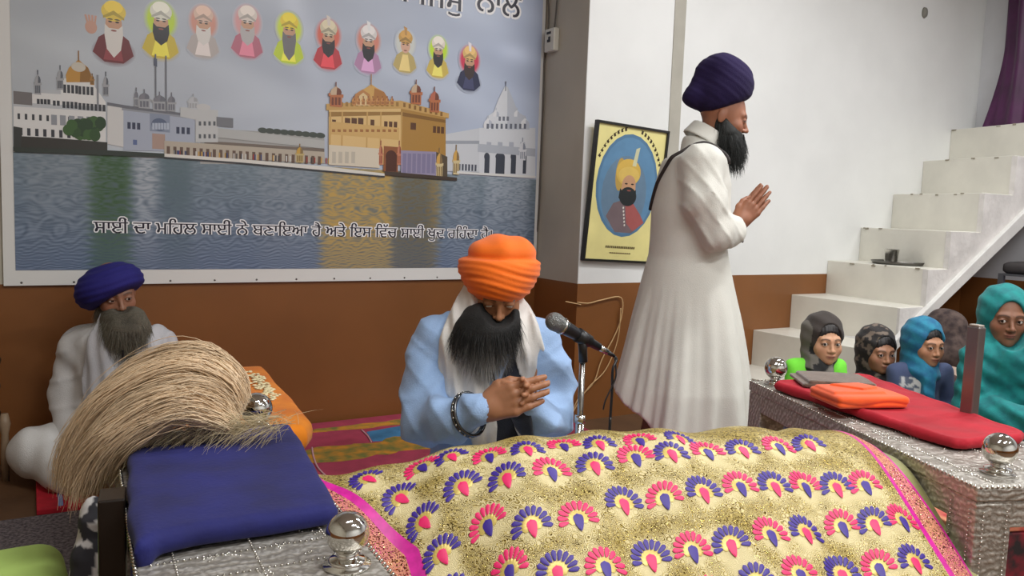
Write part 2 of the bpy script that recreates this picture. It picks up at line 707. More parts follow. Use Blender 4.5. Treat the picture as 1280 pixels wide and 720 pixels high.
# ---------------------------------------------------------------- wall clutter: wires, small switch box
def wall_wire(name, pts, m, label, r=.0035, par=None, cat='wire'):
    sm = []
    pts = [np.array(p, float) for p in pts]
    for i in range(len(pts) - 1):
        a, b, c, d = pts[max(i - 1, 0)], pts[i], pts[i + 1], pts[min(i + 2, len(pts) - 1)]
        for t in np.linspace(0, 1, 6, endpoint=False):
            sm.append(.5 * ((2 * b) + (-a + c) * t + (2 * a - 5 * b + 4 * c - d) * t * t + (-a + 3 * b - 3 * c + d) * t ** 3))
    sm.append(pts[-1])
    o = MB().tube(sm, r, 6).build(name, m, par, True)
    if par is None:
        tag(o, label, cat)
    return o


def pil(px, py, off=.008):
    """point on the pillar's side face"""
    d = ray(px, py)
    P = CAMP + d * ((XP - off) / d[0])
    return P


M_dark = mat('black_plastic', (24, 24, 26), .4)
M_greywire = mat('grey_cable', (92, 86, 78), .5)
def side_pt(px, py, y=None):
    # wires run down the corner side of the pillar
    P = pil(px, py)
    if P[1] > YW - .01: P[1] = YW - .012
    return P
wall_wire('cable', [side_pt(*q) for q in [(684, -20), (686, 20), (683, 60), (680, 80), (679, 130), (676, 200), (675, 240), (671, 290)]], M_greywire, 'thin grey cable running down the pillar side beside the banner', .004)
wall_wire('cable', [side_pt(*q) for q in [(698, -20), (695, 15), (693, 35)]], M_greywire, 'short grey cable entering the white socket box from above', .004)
c = pil(693, 51, 0)
bx = thing('socket_box', 'small white socket box with dark openings on the pillar side', 'socket box', (XP, c[1], c[2]))
mb = MB().box(-.035, -.045, -.06, 0, .045, .06)
mb.build('case', mat('white_plastic', (214, 212, 200), .4), bx, bev=.006)
mb = MB()
mb.box(-.038, -.015, .030, -.034, .02, .042)
mb.build('slot', M_dark, bx)
mb = MB()
mb.box(-.038, -.012, -.012, -.034, .004, .016)
mb.box(-.038, .006, -.012, -.034, .014, .002)
mb.build('switch', M_dark, bx)
wall_wire('wire', [on_y(*q, 3.318) for q in [(722, 378), (736, 379), (752, 375), (776, 372), (777, 395), (768, 420), (752, 450), (742, 478), (722, 500), (714, 520)]], mat('cream_wire', (206, 170, 120), .5), 'loose cream wire drooping down the brown pillar behind the microphone', .0035)
wall_wire('wire', [on_y(*q, 3.322) for q in [(692, 379), (707, 377), (722, 380)]] [1:] + [on_y(726, 381, 3.32)], mat('cream_wire', (206, 170, 120), .5), 'cream wire stub at the top left of the pillar', .0035)
wall_wire('wire', [on_y(*q, 3.315) for q in [(776, 385), (772, 425), (757, 462), (735, 485), (718, 512), (712, 525)]], mat('cream_wire', (206, 170, 120), .5), 'second cream wire strand hanging beside the drooping one on the pillar', .003)

# bottom left: carved dark stand by the wall
pt = on_z(10, 585, 0)
st = thing('wooden_stand', 'dark turned wooden stand against the brown wall at far left', 'stand', (-.06, 3.55, 0))
MB().lathe([(.012, 0), (.016, .1), (.012, .18), (.02, .22), (.012, .26)], (0.02, -.04, 0), 12).build('leg', mat('pale_wood', (150, 128, 104), .5), st, True)
MB().lathe([(.02, .22), (.03, .25), (.018, .3), (.03, .36), (.02, .4), (.034, .46), (.018, .5), (.026, .54), (.008, .58)], (-.02, 0, 0), 14).build('post', mat('dark_carved_wood', (62, 34, 24), .4, var=.4, vscale=30), st, True)
MB().lathe([(.012, 0), (.014, .22)], (-.06, .03, 0), 12).build('leg', mat('pale_wood', (150, 128, 104), .5), st, True)

# ---------------------------------------------------------------- framed portrait on the pillar
def picture():
    cx, cz, w, h = 2.735, 1.197, .46, .69
    pf = thing('framed_picture', 'gold bordered oval portrait in a black frame hung on the white pillar', 'picture', (cx, YP, cz))
    t = radians(2.2)
    pf.rotation_euler = (radians(3), t, 0)
    mb = MB()
    fr = .012
    for a in ((-w / 2 - fr, -h / 2 - fr, -w / 2, h / 2 + fr), (w / 2, -h / 2 - fr, w / 2 + fr, h / 2 + fr), (-w / 2, h / 2, w / 2, h / 2 + fr), (-w / 2, -h / 2 - fr, w / 2, -h / 2)):
        mb.box(a[0], -.045, a[1], a[2], -.018, a[3])
    mb.build('frame', mat('black_frame', (30, 30, 28), .35), pf)
    mb = MB()
    mb.box(-w / 2, -.034, -h / 2, w / 2, -.02, h / 2)
    mb.build('mount', mat('pale_yellow_card', (232, 222, 150), .35, var=.06), pf)
    A = Flat(-.0345)
    A.ellipse(0, .045, .205, .268, (84, 124, 158))
    A.ellipse(0, .045, .19, .25, (96, 140, 176))
    A.ellipse(-.015, -.0, .15, .20, (104, 132, 156))
    # generic bearded man in a yellow turban
    A.poly([(-.12, -.12), (-.08, -.05), (-.02, -.03), (.05, -.04), (.11, -.10), (.14, -.14), (.06, -.2), (-.05, -.2)], (120, 104, 108))
    A.poly([(.0, -.05), (.05, -.04), (.11, -.10), (.14, -.14), (.07, -.19), (.02, -.15)], (168, 92, 90))
    A.ellipse(.01, .03, .048, .066, (206, 160, 120))
    A.ellipse(-.055, .10, .03, .085, (190, 158, 80))
    A.ellipse(.0, .115, .082, .07, (214, 178, 84))
    A.ellipse(.005, .10, .07, .045, (222, 190, 100))
    A.poly([(.02, .15), (.035, .24), (.06, .25), (.045, .15)], (206, 206, 168))
    A.ellipse(.01, .052, .046, .05, (202, 156, 120))
    A.ellipse(.012, -.01, .058, .05, (38, 44, 46))
    A.poly([(-.045, .03), (-.05, -.02), (.01, -.06), (.068, -.02), (.062, .03), (.04, .01), (-.02, .01)], (36, 42, 44))
    A.ellipse(-.008, .056, .010, .004, (40, 30, 30))
    A.ellipse(.034, .056, .010, .004, (40, 30, 30))
    A.ellipse(.015, .022, .014, .004, (140, 80, 70))
    for k in range(6):
        A.ellipse(-.01 + .004 * k, -.07 - .018 * k, .005, .006, (226, 222, 214))
    for k in range(9):
        a = radians(152 - 6.2 * k)
        x, z = .228 * cos(a), .045 + .292 * sin(a)
        A.rect(x - .007, z - .007, x + .006, z + .008, (58, 46, 30), rot_=a - pi / 2)
        A.rect(x - .007, z + .008, x + .009, z + .012, (58, 46, 30), rot_=a - pi / 2)
        a = radians(74 - 6.0 * k * 1.0)
        x, z = .228 * cos(a), .045 + .292 * sin(a)
        A.rect(x - .007, z - .007, x + .006, z + .008, (58, 46, 30), rot_=a - pi / 2)
        A.rect(x - .007, z + .008, x + .009, z + .012, (58, 46, 30), rot_=a - pi / 2)
    for k in range(16):
        A.rect(-.10 + k * .0125, -.284, -.091 + k * .0125, -.272, (92, 78, 48))
    for k in range(10):
        A.rect(-.07 + k * .0145, -.312, -.058 + k * .0145, -.306, (120, 104, 70))
    A.build('print', pf, mat('portrait_print', (255, 255, 255), .35, attr='Col', var=.08, vscale=20))


class Flat:
    """coloured flat shapes printed on a sheet: stacked in hair-thin layers in x-z"""
    def __init__(s, y0, dy=.000012):
        s.y, s.dy = y0, dy
        s.V, s.F, s.C = [], [], []

    def poly(s, pts, c, keep=False):
        n = len(s.V)
        # fan around centroid is enough for the star-like shapes used; strips are given as quads
        s.V += [(p[0], s.y, p[1]) for p in pts]
        s.C += [lin(c)] * len(pts)
        s.F.append(tuple(range(n, n + len(pts))))
        if not keep:
            s.y -= s.dy

    def rect(s, x0, z0, x1, z1, c, rot_=0, keep=False):
        P = [(x0, z0), (x1, z0), (x1, z1), (x0, z1)]
        if rot_:
            cx, cz = (x0 + x1) / 2, (z0 + z1) / 2
            P = [(cx + (x - cx) * cos(rot_) - (z - cz) * sin(rot_), cz + (x - cx) * sin(rot_) + (z - cz) * cos(rot_)) for x, z in P]
        s.poly(P, c, keep)

    def ellipse(s, cx, cz, rx, rz, c, n=24, a0=0, a1=2 * pi, keep=False):
        k = n if a1 - a0 > 6.2 else n + 1
        s.poly([(cx + rx * cos(a0 + (a1 - a0) * i / n), cz + rz * sin(a0 + (a1 - a0) * i / n)) for i in range(k)], c, keep)

    def glow(s, cx, cz, rx, rz, c_in, bg, inner=.75, n=28):
        """disc whose rim fades into the background print colour"""
        ci, cb = np.array(lin(c_in)), np.array(lin(bg))
        k0 = len(s.V)
        rings = [(0.0, 0), (inner, 0), ((1 + inner) / 2, .5), (1.0, 1)]
        for r, m in rings:
            for i in range(n):
                a = 2 * pi * i / n
                s.V.append((cx + rx * r * cos(a), s.y, cz + rz * r * sin(a)))
                s.C.append(tuple(ci * (1 - m) + cb * m))
        for q in range(3):
            for i in range(n):
                j = (i + 1) % n
                s.F.append((k0 + q * n + i, k0 + q * n + j, k0 + (q + 1) * n + j, k0 + (q + 1) * n + i))
        s.y -= s.dy

    def build(s, name, parent, m):
        return link_mesh(name, s.V, s.F, m, parent, False, cols=np.array(s.C))


picture()
# ---------------------------------------------------------------- the big printed banner
YB = YW - .012


def bp(px, py):
    P = on_y(px, py, YB)
    return P[0], P[2]


def banner():
    bn = thing('banner', 'huge printed banner of a golden domed building on water, with small portraits, on the wall', 'banner', (0, 0, 0))
    x0, x1, z0, z1 = -.035, 2.462, .722, 2.62
    MB().box(x0, YB - .004, z0, x1, YB + .008, z1).build('vinyl_sheet', mat('white_vinyl', (224, 224, 220), .35), bn)
    px0, px1, pz0, pz1 = .006, 2.442, .783, 2.58
    hz = 1.262                                         # far water line
    # picture ground: sky above, rippled water below, painted per vertex
    nx, nz = 520, 380
    X, Z = np.meshgrid(np.linspace(px0, px1, nx), np.linspace(pz0, pz1, nz), indexing='ij')
    def nz_(x, y, s):
        return (np.sin(x * 3.1 + 2 * np.sin(y * 4.3 + s) + s) + np.sin(y * 7.7 + 1.5 * np.sin(x * 5.1 + s * 2)) + .6 * np.sin(x * 11 + 3 * np.sin(y * 9 + s))) / 2.6
    u = (X - px0) / (px1 - px0)
    v = np.clip((Z - hz) / (2.25 - hz), 0, 1)
    sky = (1 - u)[..., None] * np.array([180, 187, 194.]) + u[..., None] * np.array([180, 193, 218.])
    sky = sky + (nz_(X, Z * 1.6, 1.) * 12)[..., None] * np.array([1, 1, .9])
    sky = sky + ((1 - v) * 10)[..., None] * np.array([1., .9, .7])
    st = np.exp(-((X - 1.12 - (1.9 - Z) * .35) / .07) ** 2) * np.clip((Z - 1.45) * 2, 0, 1)  # slanting streak of lamp glare on the vinyl, painted into the sky colours
    sky = sky + (st * 22)[..., None]
    cl = np.exp(-((X - 2.28) / .12) ** 2 - ((Z - 1.92) / .05) ** 2)
    sky = sky + (cl * 34)[..., None]
    cl = np.exp(-((X - .2) / .5) ** 2 - ((Z - 2.1) / .2) ** 2)
    sky = sky - (cl * 12)[..., None]
    # water
    d = np.clip((hz - Z) / (hz - pz0), 0, 1)
    water = (1 - d)[..., None] * np.array([120, 136, 146.]) + d[..., None] * np.array([104, 120, 146.])
    f = 1.0 / (.010 + .035 * d)
    rip = np.sin(Z * 900 / (1 + 3.5 * d) + 2.5 * np.sin(X * 26 / (1 + d) + Z * 60) + 2 * np.sin(X * 57 + Z * 31)) * .5 + .5 * np.sin(Z * 1500 / (1 + 4 * d) + 3 * np.sin(X * 41 + Z * 17 + 1) + 1.5 * np.sin(X * 93 - Z * 51))
    water = water + (rip * (12 + 20 * d))[..., None]
    def reflect(xa, xb, c, st_, ext=1.0):
        nonlocal water
        e = .018
        wob_ = .012 * np.sin(Z * 260 + X * 20) * (0.4 + d)
        m = 1 / (1 + np.exp(-(X + wob_ - xa) / e * 2)) * 1 / (1 + np.exp((X + wob_ - xb) / e * 2))
        m = m * np.clip(1.25 - d / ext, 0, 1) * st_ * np.clip(.75 + .5 * rip, .2, 1)
        water = water * (1 - m[..., None]) + np.array(c, float) * m[..., None]
    reflect(.05, .30, (150, 158, 166), .5, .7)
    reflect(.27, .42, (48, 84, 40), .85, 1.3)
    reflect(.44, .52, (186, 192, 200), .9, .8)
    reflect(.54, .66, (70, 94, 100), .6)
    reflect(.95, 1.2, (150, 156, 166), .45)
    reflect(1.24, 1.60, (196, 160, 84), .95, 2.2)
    reflect(1.60, 1.84, (112, 100, 72), .85, 2.0)
    reflect(1.80, 1.86, (170, 140, 80), .6, 1.0)
    reflect(1.92, 2.08, (160, 168, 182), .5)
    reflect(2.12, 2.40, (176, 184, 198), .7, .8)
    c = np.where((Z > hz)[..., None], sky, water)
    c = np.clip(c, 0, 255) / 255
    c = np.where(c <= .04045, c / 12.92, ((c + .055) / 1.055) ** 2.4)
    rp = .0012 * np.sin(X * 9 + 1) + .0015 * np.sin(X * 31 + Z * 5) * 0
    P = np.stack([X, np.full_like(X, YB - .0052), Z], -1)
    V, F = grid_mesh(P)
    M_print = mat('vinyl_print', (255, 255, 255), .30, attr='Col', bump=.25, bscale=3)
    link_mesh('picture_ground', V, F, M_print, bn, True, cols=c.reshape(-1, 3))

    A = Flat(YB - .0056)
    def R(x0, y0, x1, y1, c):
        a, b = bp(x0, y1), bp(x1, y0)
        A.rect(a[0], a[1], b[0], b[1], c)
    def G(pts, c):
        A.poly([bp(*q) for q in pts], c)
    def E(cx, cy, rx, ry, c, a0=0, a1=2 * pi):
        q = bp(cx, cy)
        r = bp(cx + rx, cy)[0] - q[0]
        rz = q[1] - bp(cx, cy + ry)[1]
        A.ellipse(q[0], q[1], r, rz, c, 20, a0, a1)
    def W(x0, y0, w, h, n, dx, dy, c):
        for i in range(n):
            R(x0 + dx * i, y0 + dy * i, x0 + dx * i + w, y0 + dy * i + h, c)
    def dome(cx, by, r, h, c, c2, spike=8):
        G([(cx - r, by), (cx - r * 1.06, by - h * .35), (cx - r * .8, by - h * .7), (cx - r * .3, by - h * .93), (cx, by - h * 1.1), (cx + r * .3, by - h * .93), (cx + r * .8, by - h * .7), (cx + r * 1.06, by - h * .35), (cx + r, by)], c)
        G([(cx + r * .1, by), (cx + r * .2, by - h * .9), (cx + r * .8, by - h * .7), (cx + r * 1.06, by - h * .35), (cx + r, by)], c2)
        R(cx - .7, by - h * 1.05 - spike, cx + .7, by - h, c2)
    def kiosk(cx, by, w, h, c, c2, top=None):
        R(cx - w / 2, by - h * .5, cx + w / 2, by, c)
        W(cx - w / 2 + w * .12, by - h * .42, w * .2, h * .36, 3, w * .28, 0, c2)
        R(cx - w * .62, by - h * .56, cx + w * .62, by - h * .48, c)
        dome(cx, by - h * .54, w * .44, h * .4, top or c, c2, h * .2)
    WH, WS, DK, GR = (226, 226, 224), (190, 194, 198), (62, 64, 70), (166, 168, 172)
    # distant low terrace and trees
    G([(250, 160), (320, 164), (405, 172), (405, 205), (250, 205)], (168, 168, 166))
    G([(255, 176), (405, 186), (405, 196), (255, 190)], (120, 108, 98))
    W(258, 182, 3, 9, 18, 8, .45, (86, 78, 72))
    for k in range(9):
        E(328 + 9 * k, 163 + k * .8, 6, 3.5, (70, 78, 72))
    # left palace
    G([(17, 128), (45, 116), (118, 108), (132, 128), (132, 190), (17, 190)], WH)
    G([(17, 128), (134, 134), (134, 140), (17, 133)], WS)
    R(17, 116, 40, 130, (120, 116, 116))
    G([(44, 116), (76, 118), (76, 113), (44, 112)], WS)
    R(76, 102, 118, 122, WH)
    W(79, 106, 3.5, 10, 4, 5, .4, DK)
    W(98, 108, 3.5, 10, 4, 5, .4, DK)
    W(46, 124, 3.5, 6, 4, 4.4, .2, DK)
    W(66, 126, 3.5, 6, 2, 5, .2, DK)
    W(78, 127, 3.6, 8, 4, 5, .3, DK)
    W(98, 129, 3.6, 8, 7, 5, .4, DK)
    W(22, 142, 3, 7, 8, 9, .6, DK)
    W(24, 160, 4, 9, 8, 10, .6, DK)
    W(64, 144, 7, 12, 6, 11, .6, (150, 154, 160))
    dome(98, 103, 15, 26, (196, 146, 66), (150, 106, 44), 12)
    E(98, 84, 9, 6, (206, 200, 186))
    for q in ((47, 118, 8), (75, 112, 8), (132, 120, 7)):
        kiosk(q[0], q[1], q[2], 26, GR, (96, 100, 108))
    kiosk(115, 106, 5, 12, (170, 124, 60), (120, 90, 50))
    R(121, 94, 123, 138, (140, 142, 148))
    for k in range(26):
        E(84 + 44 * RNG.rand(), 152 + 20 * RNG.rand(), 7, 7, [(52, 82, 44), (64, 98, 50), (44, 70, 42)][k % 3])
    G([(17, 170), (60, 172), (134, 178), (134, 190), (17, 189)], (58, 56, 52))
    G([(17, 158), (28, 160), (26, 186), (17, 186)], (60, 62, 60))
    # gateway block
    G([(134, 130), (154, 134), (154, 184), (134, 180)], (214, 214, 212))
    G([(152, 132), (246, 145), (246, 150), (152, 138)], (150, 154, 162))
    G([(154, 138), (243, 149), (243, 190), (154, 188)], (172, 180, 196))
    G([(134, 128), (158, 132), (246, 144), (246, 147), (158, 136), (134, 132)], (110, 112, 120))
    W(159, 153, 4, 8, 3, 6, .5, (56, 62, 86))
    W(220, 159, 4, 8, 3, 6.5, .4, (56, 62, 86))
    W(166, 175, 5, 6, 1, 1, 0, (96, 112, 156))
    R(187, 144, 212, 164, (138, 148, 168))
    E(199, 156, 10, 8, (92, 104, 130))
    W(190, 154, 3, 8, 6, 3.6, 0, (180, 190, 206))
    R(190, 168, 206, 186, (176, 150, 138))
    for q in ((180, 135, 14), (199, 138, 16), (214, 139, 10), (170, 133, 5)):
        kiosk(q[0], q[1], q[2], 20, GR, (112, 114, 124), (128, 128, 136))
    R(193.5, 68, 195, 122, (110, 112, 120))
    R(206.5, 70, 208, 138, (110, 112, 120))
    G([(192, 72), (196, 74), (196, 84), (192, 82)], (84, 90, 110))
    # white houses behind
    G([(225, 134), (272, 138), (272, 178), (244, 178), (244, 150), (225, 146)], (196, 198, 198))
    W(248, 152, 3, 5, 4, 6, 0, (90, 94, 100))
    W(248, 168, 3, 5, 4, 6, 0, (90, 94, 100))
    R(270, 148, 291, 158, (120, 122, 128))
    kiosk(241, 136, 12, 16, WS, GR)
    E(254, 134, 9, 4, (200, 200, 200))
    G([(272, 160), (405, 176), (405, 186), (272, 172)], (184, 186, 184))
    # arcade with people and white kerb
    G([(205, 176), (405, 190), (405, 204), (205, 194)], (186, 176, 160))
    W(208, 183, 4, 10, 24, 8.2, .55, (104, 82, 70))
    for k in range(60):
        x = 215 + 240 * RNG.rand()
        R(x, 188 + (x - 215) * .05, x + 1.6, 195 + (x - 215) * .05, [(160, 60, 50), (60, 70, 120), (200, 160, 80), (60, 56, 60), (210, 210, 206)][k % 5])
    G([(205, 192), (300, 199), (405, 208), (480, 217), (480, 220), (405, 213), (300, 203), (205, 196)], (224, 222, 214))
    G([(205, 196), (300, 203), (480, 220), (480, 222), (300, 205), (205, 198)], (60, 62, 66))
    kiosk(374, 203, 9, 20, (196, 176, 120), (140, 116, 70), (200, 160, 70))
    # right white building with tall stepped dome
    G([(555, 168), (600, 160), (600, 215), (555, 214)], (206, 210, 216))
    G([(555, 176), (600, 176), (600, 180), (555, 180)], (160, 166, 176))
    W(572, 205, 2.6, 8, 6, 4, .2, (76, 82, 96))
    G([(598, 160), (668, 160), (668, 221), (598, 217)], (214, 218, 224))
    G([(604, 162), (608, 146), (616, 140), (622, 124), (631, 106), (640, 124), (646, 140), (656, 146), (661, 162)], (220, 224, 230))
    G([(633, 162), (633, 108), (640, 124), (646, 140), (656, 146), (661, 162)], (192, 198, 208))
    R(630.3, 102, 631.7, 114, (96, 100, 110))
    for q in ((609, 160, 9), (655, 160, 9), (619, 146, 6), (645, 146, 6)):
        dome(q[0], q[1], q[2] * .6, q[2] * 1.3, (228, 230, 234), (190, 196, 208), 3)
    W(607, 155, 3, 6, 9, 5.8, 0, (104, 110, 124))
    W(622, 146, 3, 5, 3, 5, 0, (120, 126, 140))
    W(607, 178, 6, 8, 4, 14, 0, (176, 182, 194))
    for x, w in ((604, 7), (618, 12), (637, 7), (652, 5)):
        R(x, 196, x + w, 217, (66, 72, 84))
        E(x + w / 2, 196, w / 2, 5, (66, 72, 84))
    R(596, 186, 668, 190, (180, 186, 196))
    kiosk(652, 200, 8, 24, (214, 216, 222), (140, 146, 160))
    # golden domed hall on the water
    GO, GD, GL, BR = (204, 164, 98), (160, 122, 62), (226, 192, 130), (96, 62, 38)
    G([(410, 130), (500, 128), (500, 206), (410, 206)], GL)
    G([(500, 128), (556, 142), (556, 218), (500, 220)], (176, 134, 66))
    G([(407, 130), (500, 126), (560, 142), (560, 148), (500, 136), (407, 138)], GO)
    G([(410, 140), (500, 140), (500, 144), (410, 146)], GD)
    G([(500, 140), (556, 150), (556, 154), (500, 145)], (136, 98, 44))
    for k in range(14):
        R(412 + 6.3 * k, 128, 415.4 + 6.3 * k, 133, GD)
        A.y += A.dy
    for k in range(8):
        R(503 + 6.6 * k, 129 + 1.6 * k, 506 + 6.6 * k, 134 + 1.6 * k, (140, 100, 48))
    W(430, 148, 7, 12, 3, 8.2, 0, BR)
    W(479, 152, 4.5, 10, 3, 6, .3, BR)
    W(414, 150, 5, 10, 1, 1, 0, BR)
    W(462, 150, 5, 10, 1, 1, 0, BR)
    R(512, 154, 519, 162, BR)
    W(540, 158, 4, 8, 3, 5, .5, BR)
    for x in (410, 425, 456, 473, 499):
        R(x, 140, x + 3, 206, GO)
    R(412, 160, 498, 168, (214, 176, 110))
    W(414, 162, 4, 3, 12, 7, 0, (166, 112, 62))
    R(410, 186, 474, 206, (220, 210, 190))
    W(414, 190, 5, 14, 4, 8, 0, (196, 188, 172))
    R(478, 184, 497, 214, (150, 92, 56))
    E(488, 196, 7, 8, (84, 46, 34))
    R(481, 194, 495, 214, (84, 46, 34))
    for x in (474, 497):
        kiosk(x + 1, 206, 5, 26, (200, 130, 100), (150, 80, 60))
    G([(500, 188), (544, 190), (544, 220), (500, 220)], (156, 148, 176))
    W(502, 192, 5, 24, 7, 6, .1, (134, 128, 160))
    G([(544, 190), (558, 196), (558, 222), (544, 221)], (90, 78, 62))
    dome(463, 132, 20, 24, (214, 170, 96), (176, 120, 60), 14)
    G([(440, 132), (443, 118), (452, 112), (461, 118), (464, 132)], (192, 134, 78))
    G([(444, 132), (447, 121), (453, 116), (459, 121), (461, 132)], (226, 200, 150))
    for k in range(9):
        kiosk(441 + 6 * k, 131, 4, 9, (206, 150, 90), (150, 90, 54))
        A.y += A.dy * 4
    for q in ((419, 133, 15, 26, (206, 180, 150)), (519, 130, 13, 26, (206, 180, 150)), (542, 140, 12, 27, (190, 110, 84))):
        kiosk(q[0], q[1], q[2], q[3], (190, 116, 74), (120, 66, 46), q[4])
    for x, y in ((548, 222), (569, 218)):
        kiosk(x, y, 8, 32, (214, 196, 150), (140, 116, 80), (216, 170, 90))
    G([(480, 214), (570, 222), (570, 226), (480, 219)], (74, 62, 54))
    G([(570, 214), (668, 220), (668, 223), (570, 217)], (224, 224, 222))
    G([(18, 184), (134, 188), (205, 192), (205, 197), (18, 190)], (52, 60, 54))

    A.y = YB - .0056
    # ten small portraits, generic turbaned figures in soft halos
    def por(px, py, h, halo, turban, beard, robe, skin=(206, 160, 128), bl=1.0, plume=None, face=True):
        cx, cz = bp(px, py)
        s = h / 60.0 * .0038
        bg = tuple((1 - (px - 20) / 650) * np.array([184, 190, 196]) + (px - 20) / 650 * np.array([189, 200, 221]))
        if halo:
            A.glow(cx, cz + 9 * s, 17 * s, 21 * s, halo, bg, .72)
        A.glow(cx, cz - 20 * s, 19 * s, 14 * s, robe, bg, .6)
        A.poly([(cx - 18 * s, cz - 22 * s), (cx - 13 * s, cz - 8 * s), (cx - 5 * s, cz - 2 * s), (cx + 5 * s, cz - 2 * s), (cx + 13 * s, cz - 8 * s), (cx + 17 * s, cz - 22 * s), (cx + 8 * s, cz - 30 * s), (cx - 8 * s, cz - 30 * s)], robe)
        rl = tuple(min(255, int(v * 1.22) + 12) for v in robe)
        A.poly([(cx - 9 * s, cz - 28 * s), (cx - 4 * s, cz - 6 * s), (cx + 4 * s, cz - 6 * s), (cx + 8 * s, cz - 28 * s)], rl)
        A.ellipse(cx, cz + 6 * s, 7 * s, 10 * s, skin)
        A.ellipse(cx, cz + 17 * s, 10.5 * s, 9 * s, turban)
        A.ellipse(cx, cz + 21 * s, 8 * s, 6 * s, tuple(min(255, int(v * 1.1)) for v in turban))
        A.poly([(cx - 9 * s, cz + 12 * s), (cx, cz + 18 * s), (cx + 9 * s, cz + 12 * s), (cx + 9 * s, cz + 10 * s), (cx, cz + 14 * s), (cx - 9 * s, cz + 10 * s)], tuple(int(v * .8) for v in turban))
        if beard:
            A.poly([(cx - 7.5 * s, cz + 5 * s), (cx - 8 * s, cz - 4 * s), (cx - 6 * s, cz - 12 * s * bl), (cx, cz - 17 * s * bl), (cx + 6 * s, cz - 12 * s * bl), (cx + 8 * s, cz - 4 * s), (cx + 7.5 * s, cz + 5 * s), (cx + 4 * s, cz + 1.5 * s), (cx - 4 * s, cz + 1.5 * s)], beard)
        A.ellipse(cx, cz - .5 * s, 2.5 * s, .8 * s, (150, 80, 70))
        for sx in (-1, 1):
            A.ellipse(cx + 3 * sx * s, cz + 7.5 * s, 1.7 * s, .8 * s, (40, 30, 30))
            A.ellipse(cx + 3 * sx * s, cz + 9.8 * s, 2.3 * s, .6 * s, (70, 56, 50))
        if plume:
            A.poly([(cx - 1 * s, cz + 20 * s), (cx - 3 * s, cz + 32 * s), (cx + 2 * s, cz + 30 * s), (cx + 2 * s, cz + 20 * s)], plume)
        return cx, cz, s
    cx, cz, s = por(142, 38, 68, None, (232, 204, 70), (226, 222, 216), (116, 46, 50), bl=1.5)
    A.ellipse(cx - 19 * s, cz + 0 * s, 5 * s, 6 * s, (206, 160, 140))
    for k in range(4):
        A.rect(cx - (23.5 - 2.4 * k) * s, cz + 3 * s, cx - (21.8 - 2.4 * k) * s, cz + 11 * s, (206, 160, 140), .25 - .12 * k)
    por(201, 36, 64, (196, 226, 40), (230, 230, 214), (40, 36, 40), (212, 190, 60))
    por(254, 38, 60, (214, 150, 130), (222, 190, 170), (226, 222, 216), (188, 180, 176))
    por(309, 38, 62, (220, 160, 160), (226, 216, 206), (190, 186, 186), (190, 110, 130))
    por(361, 46, 62, (214, 232, 70), (240, 214, 60), (120, 118, 120), (200, 222, 60), bl=1.6)
    por(410, 54, 62, (222, 112, 90), (216, 206, 176), (54, 46, 50), (196, 60, 70), plume=(230, 220, 210))
    por(460, 60, 62, (220, 140, 120), (226, 222, 220), (40, 34, 40), (186, 140, 178), plume=(240, 240, 240))
    por(506, 63, 56, (214, 218, 212), (206, 160, 80), None, (196, 176, 110), skin=(220, 176, 150), plume=(200, 150, 80))
    por(547, 70, 56, (200, 236, 50), (236, 226, 214), (46, 40, 44), (214, 190, 90))
    por(586, 84, 62, (214, 60, 90), (228, 190, 120), (66, 52, 50), (50, 54, 84), plume=(246, 240, 244))
    A.build('artwork', bn, M_print)

    # the printed words
    zt_ = .0066
    def words(s, px, py, px_end, size_px, squash=1.0):
        a, b = bp(px, py), bp(px_end, py)
        for layer, (off, col_, yy) in enumerate(((.075, (246, 246, 248), .0), (0.012, (26, 22, 42), .0003))):
            c = bpy.data.curves.new('w', 'FONT')
            c.body = s
            c.size = 1
            c.resolution_u = 3
            c.fill_mode = 'NONE'
            o = bpy.data.objects.new('w', c)
            COL.objects.link(o)
            me = bpy.data.meshes.new_from_object(o.evaluated_get(bpy.context.evaluated_depsgraph_get()))
            n = len(me.vertices)
            co = np.zeros(n * 3)
            me.vertices.foreach_get('co', co)
            co = co.reshape(-1, 3)
            ed = np.zeros(len(me.edges) * 2, np.int32)
            me.edges.foreach_get('vertices', ed)
            ed = ed.reshape(-1, 2)
            far_ = np.abs(ed[:, 0] - ed[:, 1]) > 1
            ed = np.where(far_[:, None], np.stack([ed.max(1), ed.min(1)], 1), np.stack([ed.min(1), ed.max(1)], 1))
            bpy.data.meshes.remove(me)
            w0, w1 = co[:, 0].min(), co[:, 0].max()
            sc = (b[0] - a[0]) / (w1 - w0)
            szz = (bp(px, py)[1] - bp(px, py + size_px)[1]) / .62 * squash
            # fill by scan lines with the non-zero rule
            st = .0125
            E0, E1 = co[ed[:, 0], :2], co[ed[:, 1], :2]
            rects = []
            y = co[:, 1].min() + st / 2
            while y < co[:, 1].max():
                m_ = (E0[:, 1] <= y) != (E1[:, 1] <= y)
                p_, q_ = E0[m_], E1[m_]
                x_ = p_[:, 0] + (y - p_[:, 1]) / (q_[:, 1] - p_[:, 1]) * (q_[:, 0] - p_[:, 0])
                k_ = np.argsort(x_)
                w_ = np.cumsum(np.sign(q_[:, 1] - p_[:, 1])[k_])
                x_ = x_[k_]
                i_ = 0
                while i_ < len(x_) - 1:
                    if w_[i_] != 0:
                        j_ = i_
                        while j_ < len(x_) - 1 and w_[j_] != 0:
                            j_ += 1
                        rects.append((x_[i_], x_[j_], y))
                        i_ = j_
                    i_ += 1
                y += st
            # grow by the outline width, row by row, as unions of intervals
            ys = sorted({round(r_[2], 6) for r_ in rects})
            rows_ = {}
            for (xa, xb, yc) in rects:
                rows_.setdefault(round(yc, 6), []).append((xa, xb))
            n_pad = int(off / st) if layer == 0 else 0
